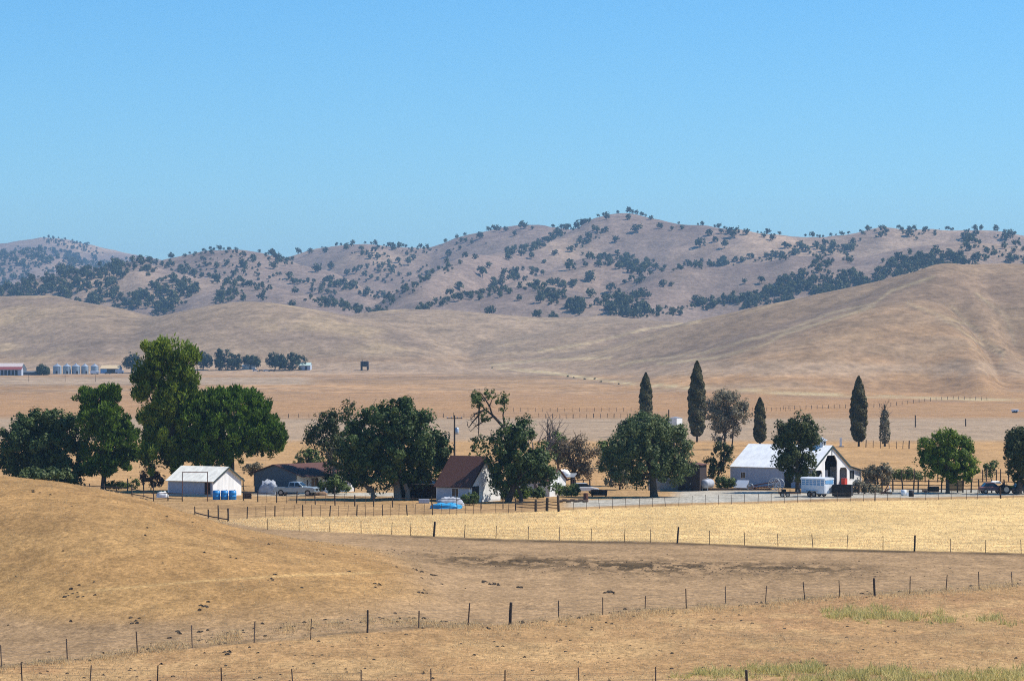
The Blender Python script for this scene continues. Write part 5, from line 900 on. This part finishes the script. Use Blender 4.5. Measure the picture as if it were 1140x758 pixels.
def trough():
    g = ground_at(667, 552.5, 300); t = thing('feed_trough', 'long dark feed trough standing left of the olive tree', 'trough', g, -.05); mb = MB(); mb.box(-1.05, 1.05, -.5, .5, .15, .9); mb.build('body', M_DARK, t, bevel=.03); MB().box(-1.12, 1.12, -.56, -.505, .72, .88).build('rim', M_RUST, t)
    for x in (-.9, .9): MB().box(x - .08, x + .08, -.4, .4, -.05, .15).build('leg', M_BROWNB, t)
trough()
g = ground_at(652, 560.5, 290); t = thing('log_row', 'low row of dark logs and stumps bordering the gravel left of the olive', 'logs', ground_at(640, 558, 290))
for i in range(7): q = ground_at(624 + i * 4.6, 559.0 - (i % 2), 290) - t.location; MB().tube([q + Vector((-.35, 0, .16)), q + Vector((.3, .1, .16))], [.16, .14], 8).build('log', M_RAIL, t)
g = ground_at(652, 558.5, 290); t = thing('tree_stump', 'rusty brown stump post at the gravel edge right of the gateway', 'stump', g); MB().lathe([(.4, -.1), (.32, .3), (.3, 1.1), (.1, 1.15)], 9).build('stump', M_RUST, t)
# utility pole with transformer
def pole():
    g = ground_at(506, 532, 300); m = g.y / F; gy = HY + (H0 - g.z) / m; h = (gy - 462) * m; t = thing('utility_pole', 'wooden utility pole with crossarm and transformer above the brown roof', 'utility pole', g)
    MB().tube([(0, 0, -.5), (0, 0, h)], [.17, .11], 9).build('pole', M_POST, t); MB().box(-1.2, 1.2, -.14, -.02, h - .55, h - .42).build('crossarm', M_POST, t)
    for x in (-1.1, -.45, .45, 1.1): MB().lathe([(.05, h - .41), (.07, h - .33), (.03, h - .22)], 8, x, -.08).build('insulator', M_STEEL, t)
    MB().lathe([(.25, h - 2.9), (.27, h - 2.85), (.27, h - 1.95), (.1, h - 1.85)], 14, .38, -.1).build('transformer', M_STEEL, t, True)
    mb = MB(); mb.tube([(.1, -.1, 2.9), (2.0, -.6, 2.85), (9, -3, 2.6)], .02, 4); mb.tube([(-1.1, -.08, h - .2), (-16, 4, h - .9), (-34, 8, h - .4)], .012, 4); mb.tube([(1.1, -.08, h - .2), (16, -2, h - 1.2), (32, -4, h - .7)], .012, 4); mb.build('cable', M_WIRE, t)
    MB().box(.5, .95, -.5, -.1, 2.75, 3.0).build('junction_box', M_BLACK, t)
pole()
# dark shed, corrugated fence, tanks left of the barn
def dark_shed():
    g = ground_at(770, 546, 300); m = g.y / F; t = thing('shed', 'tall dark brown board shed beside the pale tank', 'shed', g, ph(20)); mb = MB(); mb.prism([(-1.6, -.2), (1.5, -.2), (1.5, 3.55), (-1.6, 3.85)], 'y', -1.2, 2.2); mb.build('wall', M_BROWNB, t)
    MB().sheet([(-1.85, -1.5, 3.87), (1.75, -1.5, 3.54), (1.75, 2.5, 3.54), (-1.85, 2.5, 3.87)], .07).build('roof', M_RUST, t); MB().box(-.6, .35, -1.25, -1.205, -.1, 2.1).build('door', M_DARK, t); MB().box(.22, .28, -1.29, -1.252, .9, 1.1).build('handle', M_STEEL, t)
    g = ground_at(739, 545.5, 300); f = thing('sheet_metal_fence', 'grey corrugated metal fence panel between olive trunk and dark shed', 'fence', g, -.04); q = 17 * m
    MB().box(-q, q, 0, .05, -.2, 1.9).build('panel', M_CORR, f)
    for x in (-q, 0, q): MB().tube([(x, .1, -.3), (x, .1, 1.95)], .06, 6).build('post', M_POST, f)
dark_shed()
def hor_tank():
    g = ground_at(787, 546, 300) + Vector((.1, .4, 0)); t = thing('propane_tank', 'pale blue white cylindrical tank on legs beside the dark shed', 'tank', g, R(60)); mb = MB(); vs = []
    prof = [(-1.25, .05), (-1.22, .32), (-1.12, .52), (-.95, .62), (.95, .62), (1.12, .52), (1.22, .32), (1.25, .05)]; n = 18
    for x, r in prof:
        for k in range(n): a = 2 * math.pi * k / n; vs.append((x, r * math.cos(a), .95 + r * math.sin(a)))
    fs = [(i * n + k, i * n + (k + 1) % n, (i + 1) * n + (k + 1) % n, (i + 1) * n + k) for i in range(len(prof) - 1) for k in range(n)] + [tuple(range(n)), tuple(range(len(vs) - n, len(vs)))]
    mb.add(vs, fs).build('body', M_GREYTARP, t, True)
    for x in (-.75, .75):
        for s in (-1, 1): MB().tube([(x, s * .42, -.1), (x, s * .36, .5)], .06, 6).build('leg', M_STEEL, t)
    MB().lathe([(.16, 1.5), (.16, 1.7), (.05, 1.72)], 10).build('valve_cap', M_STEEL, t)
hor_tank()
def tank_house():
    g = ground_at(752, 530, 300); m = g.y / F; gy = HY + (H0 - g.z) / m; h = (gy - 473) * m; t = thing('tank_house', 'white boxy tank house top showing above the big olive tree', 'tank house', g, ph(38))
    for x in (-.8, .8):
        for y in (-.8, .8): MB().box(x - .1, x + .1, y - .1, y + .1, -.3, h).build('leg', M_POST, t)
    MB().box(-.75, .75, -.75, .75, h, h + 1.1).build('box', M_WHITE, t); MB().add([(-.8, -.8, h + 1.102), (.8, -.8, h + 1.102), (.8, .8, h + 1.102), (-.8, .8, h + 1.102), (0, 0, h + 1.25)], [(0, 3, 2, 1), (0, 1, 4), (1, 2, 4), (2, 3, 4), (3, 0, 4)]).build('roof', M_STEEL, t)
    g2 = ground_at(744.5, 530, 300); t2 = link('thin_pole', MB().tube([(0, 0, -.3), (0, 0, (HY + (H0 - g2.z) / (g2.y / F) - 456) * g2.y / F)], [.12, .09], 8).mesh('thin_pole', M_POST)); t2.location = g2; tag(t2, 'plain dark pole rising behind the olive tree beside the tank house', 'pole')
tank_house()
g = ground_at(827, 543.5, 300); t = thing('stock_panel_sheet', 'white slanted panel leaning on the barn long wall', 'panel', g + Vector((0, .3, 0)), ph(24)); MB().sheet([(-1.15, -.55, .05), (.75, -.55, .05), (.9, .2, 1.1), (-.8, .2, 1.1)], .06).build('panel', M_TRAILER, t); MB().box(-.9, .8, .2, .28, -.1, 1.05).build('support', M_STEEL, t)
def hay_rake():
    g = ground_at(850, 545.5, 300); t = thing('farm_implement', 'rusty wheeled farm implement lying along the shaded barn wall', 'farm machine', g, ph(20))
    MB().tube([(-2.2, 0, .45), (0, 0, .9), (2.0, .1, 1.25)], .09, 6).build('beam', M_RUST, t); MB().tube([(-1.6, -.4, .3), (1.4, .5, .6)], .08, 6).build('axle', M_RUST, t)
    for x, y, r in ((1.6, -.3, .85), (1.9, .9, .8), (-1.8, -.4, .45)):
        mb = MB(); n = 20; pts = [(x + r * math.cos(2 * math.pi * k / n), y, r + r * math.sin(2 * math.pi * k / n)) for k in range(n + 1)]; mb.tube(pts, .05, 5)
        for k in range(6): a = math.pi * k / 6; mb.tube([(x - r * math.cos(a), y, r - r * math.sin(a)), (x + r * math.cos(a), y, r + r * math.sin(a))], .025, 4)
        mb.build('spoked_wheel', M_STEEL, t)
    for i in range(9): x = -1.9 + i * .38; MB().tube([(x, -.2, .55), (x - .1, -.7, .35), (x, -.75, .05)], .03, 4).build('tine', M_RUST, t)
hay_rake()
g = ground_at(815, 545.5, 300); t = thing('timber_beam', 'long low brown timber lying on the ground before the barn', 'timber', g, 0); MB().box(-4, 5.4, -.12, .12, 0, .28).build('beam', M_RAIL, t); MB().box(-3.0, 3.2, .14, .36, 0, .22).build('plank', M_TAN, t)
def horse_trailer():
    g = ground_at(918, 553.5, 300); t = thing('horse_trailer', 'white stock trailer with slatted upper sides in front of the barn', 'trailer', g, ph(42)); L, W = 3.75, 2.0; z0, z1 = .45, 2.55
    mb = MB(); mb.box(-L, 0, 0, W, z0, 1.55); body = mb.build('body', M_TRAILER, t, bevel=.03)
    for i in range(7): x = -L + .06 + i * (L - .12) / 6; MB().box(x - .05, x + .05, -.03, W + .03, z0 + .02, z1 - .25).build('side_rib', M_TRAILER, t)
    MB().box(-L + .03, -.03, .03, W - .03, 1.55, z1 - .32).build('inner_side', M_PALEBLUE, t)
    for z in (1.78, 2.02): MB().box(-L - .015, .02, -.02, W + .02, z - .035, z + .035).build('slat', M_TRAILER, t)
    MB().prism([(-.06, z1 - .32), (W + .06, z1 - .32), (W + .06, z1 - .12), (W - .2, z1), (.2, z1), (-.06, z1 - .12)], 'x', -L - .1, .05).build('roof', M_TRAILER, t)
    MB().box(.005, .04, .1, W - .1, z0 + .05, 1.6).build('rear_door', M_TRAILER, t); MB().box(.005, .045, .15, W - .15, 1.75, 2.2).build('rear_window', M_PALEBLUE, t); MB().box(.042, .08, W / 2 - .04, W / 2 + .04, .9, 1.2).build('latch', M_STEEL, t)
    for x in (-2.35, -1.6):
        for y in (-.1, W + .1): wheel_part(t, x, y, .36, .2)
    for y in (-.12, W + .12): MB().box(-2.85, -1.1, y - .12, y + .12, .76, .84).build('mudguard', M_STEEL, t, bevel=.02)
    MB().tube([(-L, W / 2, .5), (-L - 1.5, W / 2, .5)], .06, 6).build('drawbar', M_BLACK, t); MB().tube([(-L - 1.3, W / 2, 0), (-L - 1.3, W / 2, .8)], .05, 6).build('jack', M_STEEL, t)
horse_trailer()
def flat_trailer():
    g = ground_at(881, 553, 300); t = thing('flatbed_trailer', 'low dark flatbed trailer hitched in front of the white stock trailer', 'trailer', g, ph(4)); MB().box(-1.7, 1.2, -.8, .8, .55, .68).build('bed', M_BLACK, t, bevel=.02)
    for x in (-1.2, -.5): 
        for s in (-1, 1): wheel_part(t, x, s * .85, .3, .18)
    for x in (-1.65, -.2, 1.15): MB().box(x - .04, x + .04, -.82, -.74, .68, 1.05).build('stake', M_BLACK, t)
    MB().tube([(1.2, 0, .6), (2.3, 0, .55)], .06, 6).build('drawbar', M_BLACK, t); MB().box(-1.3, -.7, -.4, .3, .69, 1.0).build('toolbox', M_DARK, t); MB().box(-1.75, 1.22, -.86, -.81, .42, .54).build('side_rail', M_RUST, t)
flat_trailer()
def bin_():
    g = ground_at(938, 553, 300); t = thing('dump_bin', 'black open topped box bin behind the white stock trailer', 'bin', g, ph(14)); mb = MB(); w, h = 1.25, 1.6
    mb.box(-w, w, -.9, -.84, .15, h); mb.box(-w, w, .84, .9, .15, h); mb.box(-w, -w + .06, -.835, .835, .15, h); mb.box(w - .06, w, -.835, .835, .15, h); mb.box(-w + .06, w - .06, -.835, .835, .15, .22); mb.build('body', M_BLACK, t)
    for x in (-1.1, -.4, .4, 1.1): MB().box(x - .05, x + .05, -.97, -.903, .12, h + .02).build('rib', M_BLACK, t)
    for s in (-.8, .8): MB().box(-1.0, 1.0, s - .08, s + .08, -.05, .15).build('skid', M_BROWNB, t)
bin_()
g = ground_at(954, 551, 300); fence('stock_pen', 'dark low board pen at the right end of the black bin', [(948, 550, 1.2, 'wood', 1.2), (956, 550, 1.2, 'wood', 1.2), (962, 549.5, 1.2, 'wood', 1.2)], wires=(), rails=(.35, .75, 1.1), rail_r=.09, seed=21, dmin=300, cat='pen')
def scrap():
    g = ground_at(988, 550.5, 300); t = thing('scrap_heap', 'leaning rusty scrap with an upright white stick beside the gravel', 'scrap', g)
    for a, b, r, m in (((-.9, 0, .1), (.5, .2, .9), .1, M_RUST), ((-.6, -.2, .1), (.2, 0, 1.5), .07, M_RUST), ((.5, 0, 0), (.25, 0, 1.2), .05, M_WHITE), ((-.9, .2, .3), (.6, -.2, .2), .16, M_DARK)): MB().tube([a, b], r, 6).build('scrap_bar', m, t)
    g = ground_at(1006, 551.5, 300); t = thing('white_tub', 'white tub lying in the grass left of the black drum', 'tub', g, .3); MB().lathe([(.3, 0), (.36, .3), (.38, .75), (.32, .76)], 14).build('body', M_TRAILER, t, True); MB().box(.3, .8, -.25, .25, 0, .4).build('lid', M_TRAILER, t)
    g = ground_at(1014.5, 552.5, 300); t = thing('black_drum', 'black drum standing right of the white tub', 'drum', g); MB().lathe([(.33, 0), (.35, .05), (.35, .8), (.3, .82)], 16).build('body', M_BLACK, t, True); MB().lathe([(.3, .821), (.31, .86), (.05, .87)], 14).build('lid', M_STEEL, t)
    g = ground_at(1039, 547.5, 300); t = thing('water_trough', 'black rectangular trough left of the bright green tree trunk', 'trough', g, -.05); MB().box(-.75, .75, -.45, .45, .05, .75).build('body', M_BLACK, t, bevel=.04); MB().box(-.66, .66, -.36, .36, .75, .76).build('water', M_GLASS, t); MB().box(-1.5, -.78, -.2, .2, 0, .28).build('step', M_RUST, t)
    g = ground_at(1064, 547.6, 300) + Vector((0, .6, 0)); t = thing('board_gate', 'tan boarded panel standing behind the bright green tree trunk', 'gate', g); MB().box(-1.0, 1.0, 0, .08, .1, 1.55).build('panel', M_TAN, t)
    for x in (-1.06, 1.06): MB().box(x - .06, x + .06, -.04, .12, -.2, 1.7).build('post', M_POST, t)
scrap()
car('old_car', 'rusty pinkish old car with white load parked right of the bright tree', 1104, 549, mat('faded_maroon_paint', (.30, .13, .12), .5, .2, 3), .1, 3, 3.3)
g = ground_at(1106, 549, 300); t = rounded_lump('white_sack', 'white sack lying on the bonnet of the rusty old car', 'sack', g + Vector((.25, 0, 1.4)), (.7, .5, .32), M_WHITE, 9)
def tractor():
    g = ground_at(1124, 549.5, 300); t = thing('tractor', 'dark old tractor with yellow bonnet beside the right edge tree', 'tractor', g, R(10)); MB().box(-.3, 1.3, -.3, .3, .65, 1.1).build('bonnet', mat('yellow_paint', (.42, .34, .05), .5, .15, 3), t, bevel=.04); MB().box(-1.0, -.25, -.35, .35, .5, .95).build('body', M_DARK, t); MB().box(-.9, -.5, -.25, .25, 1.05, 1.12).build('seat', M_BLACK, t); MB().box(-.95, -.88, -.25, .25, 1.1, 1.5).build('backrest', M_BLACK, t); MB().tube([(-.3, 0, 1.0), (-.45, 0, 1.45)], .03, 6).build('steering_column', M_BLACK, t); MB().tube([(.7, .15, 1.1), (.7, .15, 1.7)], .035, 6).build('exhaust', M_BLACK, t)
    for s in (-1, 1): wheel_part(t, -.7, s * .62, .62, .3); wheel_part(t, 1.0, s * .5, .34, .18)
tractor()
car('parked_car', 'dark blue car nosing in under the right edge tree', 1141, 549.5, mat('dark_blue_paint', (.02, .03, .05), .3, .1, 3, spec=.5), .15, 4, 4.0)
def livestock_shelter():
    g = ground_at(936, 497.5, 480); t = thing('white_post', 'small white upright marker on the plain right of the barn cupola', 'marker', g); MB().box(-.22, .22, -.2, .2, -.1, 1.9).build('body', M_WHITE, t); MB().box(-.4, .6, -.3, .3, -.05, .25).build('base', M_CONC, t)
livestock_shelter()
# ------------------------------------------------------------------ far ranch
def silos():
    M_SILO = corrugated('silo_steel', (.30, .37, .42), .45, .3, 6, 'Z', .1)
    for i, (x0, x1, lab) in enumerate(((59, 68.5, 'first grain silo from the left in the far row'), (70, 79, 'second grain silo from the left in the far row'), (80, 89.3, 'middle grain silo of the five in the far row'), (90.4, 98.5, 'fourth and narrowest grain silo in the far row'), (101, 109.5, 'last grain silo with a white truck against it'))):
        g = ground_at((x0 + x1) / 2, 416.3, 1500); m = g.y / F; r = (x1 - x0) / 2 * m; h = 8.6 * m; t = thing('grain_silo', lab, 'silo', g, .2 * i, 'grain silos of the far ranch'); MB().lathe([(r, -.2), (r, h)], 24).build('body', M_SILO, t)
        MB().lathe([(r * 1.04, h + .01), (r * .16, h + 1.5), (r * .14, h + 1.9), (.05, h + 1.95)], 24).build('roof', M_STEEL, t); MB().box(-.6, .6, -r - .1, -r + .2, 0, 2).build('door', M_DARK, t)
        mb = MB(); mb.tube([(r * .7, -r * .78, 0), (r * .7, -r * .78, h)], .12, 5); mb.build('ladder', M_STEEL, t)
silos()
def far_building(name, label, cat, x0, x1, ytop, yeave, ybase, wall, roof, depth=9, doors=(), side_open=False, dmin=1500):
    g = ground_at((x0 + x1) / 2, ybase, dmin); m = g.y / F; w = (x1 - x0) / 2 * m; ze = (ybase - yeave) * m; zr = (ybase - ytop) * m; t = thing(name, label, cat, g, -.12)
    for q in (0, depth - .3): MB().box(-w, w, q, q + .3, -.2, ze).build('wall', wall, t)
    for a in (-w - .31, w + .01): MB().prism([(0, -.2), (depth, -.2), (depth, ze), (depth / 2, zr), (0, ze)], 'x', a, a + .3).build('gable_wall', wall, t)
    gable_roof(t, -w, w, 0, depth, ze, zr, roof, .5, .15)
    for a, b, h in doors: MB().box(-w + a * 2 * w, -w + b * 2 * w, -.12, -.01, 0, h * ze).build('door', M_DARK, t)
    return t
far_building('barn', 'far barn with red band roof at the left edge', 'barn', -22, 23, 404.5, 410.5, 417, M_DKGREY, M_PINKROOF, 14, ((.1, .3, .8), (.5, .7, .8)))
g = ground_at(0, 418, 1500); t = far_building('open_shed', 'long low far shed with red roof edge before the red banded barn', 'shed', -24, 24, 408.5, 411, 417.8, M_LTGREY, M_REDROOF, 4, [(.52 + .085 * i, .58 + .085 * i, .85) for i in range(5)])
far_building('shed', 'dark low far shed between the red banded barn and small tree', 'shed', 24, 42, 413.2, 414.5, 417.5, M_DKGREY, M_DKGREY, 5)
far_building('shed', 'far shed with tan roof just right of the silos', 'shed', 112, 132, 406.8, 410.2, 415.5, M_PALEBLUE, M_YELROOF, 9, ((.35, .9, .9),))
far_building('mobile_home', 'white long far building among the distant ranch trees', 'house', 270, 283, 405.8, 407.6, 411, M_WHITE, M_WROOF, 5, ((.6, .7, .8),))
far_building('house', 'far house with pale green roof at the right end of the ranch trees', 'house', 333, 345, 403.8, 406.6, 412, M_LTGREY, mat('pale_green_roof', (.50, .62, .54), .6, .1, 2), 6, ((.55, .75, .8),))
def box_truck(label, px, py, m1, rz, L=7, h=2.9):
    g = ground_at(px, py, 1500); t = thing('box_truck', label, 'truck', g, rz); MB().box(-L / 2, L * .2, -1.15, 1.15, .7, h).build('box', m1, t); MB().box(L * .22, L / 2, -1.1, 1.1, .6, 2.2).build('cab', m1, t, bevel=.15); MB().box(L * .5, L * .5 + .03, -.9, .9, 1.4, 2.0).build('windscreen', M_GLASS, t)
    for x in (-L * .3, L * .35):
        for s in (-1, 1): wheel_part(t, x, s * .95, .48, .3, False)
box_truck('white far truck parked against the last silo', 105.5, 416.6, M_TRAILER, .1, 6, 2.4); box_truck('pale far truck at the right end of the tan roofed shed', 133, 415.8, M_LTGREY, .1, 6, 2.6)
for px, lab, m1, L in ((284.5, 'white far car left of the brown one near distant trees', M_TRAILER, 4.8), (291, 'brown and white far car in the middle of the distant ranch', M_TAN, 4.8), (297, 'white far van right of the brown car at the distant ranch', M_TRAILER, 5.2), (302.5, 'dark far car closest to the two broad distant trees', M_BLACK, 4.8), (211.5, 'small white far car at the left end of the distant ranch', M_TRAILER, 4.2), (120, 'dark far car before the tan roofed shed', M_BLACK, 4.5)):
    car('parked_car', lab, px, 413.6 if px > 150 else 416.4, m1, .1 if px != 291 else .3, 9, L, 1500, group='cars parked at the far ranch')
def dark_tower():
    g = ground_at(406, 412, 1500); m = g.y / F; w = 4.1 * m; h = 9.2 * m; t = thing('water_tower', 'lone square dark wooden tower standing on the pale plain', 'tower', g, -.1)
    for x in (-w * .85, w * .85):
        for y in (-w * .85, w * .85): MB().box(x - .35, x + .35, y - .35, y + .35, -.2, h * .42).build('leg', M_BROWNB, t)
    MB().box(-w, w, -w, w, h * .42, h).build('tank', M_BROWNB, t); MB().sheet([(-w * 1.04, -w * 1.04, h + .01), (w * 1.04, -w * 1.04, h + .01), (w * 1.04, w * 1.04, h + .3), (-w * 1.04, w * 1.04, h + .3)], .15).build('roof', M_DARK, t)
    for x in (-.65, .65): MB().box(x * w - .15, x * w + .15, -.15, .15, h + .35, h + 1.4).build('vent', M_BROWNB, t)
    MB().box(-w * .3, w * .3, -w - .06, -w - .005, h * .5, h * .75).build('hatch', M_DARK, t)
dark_tower()
for x, lab in ((32, 'first thin pole of the far left row'), (72.5, 'second thin pole of the far left row'), (106.5, 'third thin pole of the far left row, below the last silo')):
    g = ground_at(x, 425, 1000); o = link('thin_pole', MB().tube([(0, 0, -.3), (0, 0, 4.0)], [.14, .1], 6).mesh('thin_pole', M_POST)); o.location = g; tag(o, lab, 'pole', 'poles on the far left plain')
g = ground_at(1130, 459.5, 800); t = thing('stock_trailer', 'tiny white trailer far out on the plain near the right edge', 'trailer', g, .1); MB().box(-1.1, 1.1, -.7, .7, .4, 1.2).build('body', M_TRAILER, t, bevel=.1)
for x in (-.5, .3): wheel_part(t, x, -.8, .35, .2, False); wheel_part(t, x, .8, .35, .2, False)
MB().tube([(1.4, 0, .6), (3.0, 0, .6)], .07, 6).build('drawbar', M_STEEL, t)
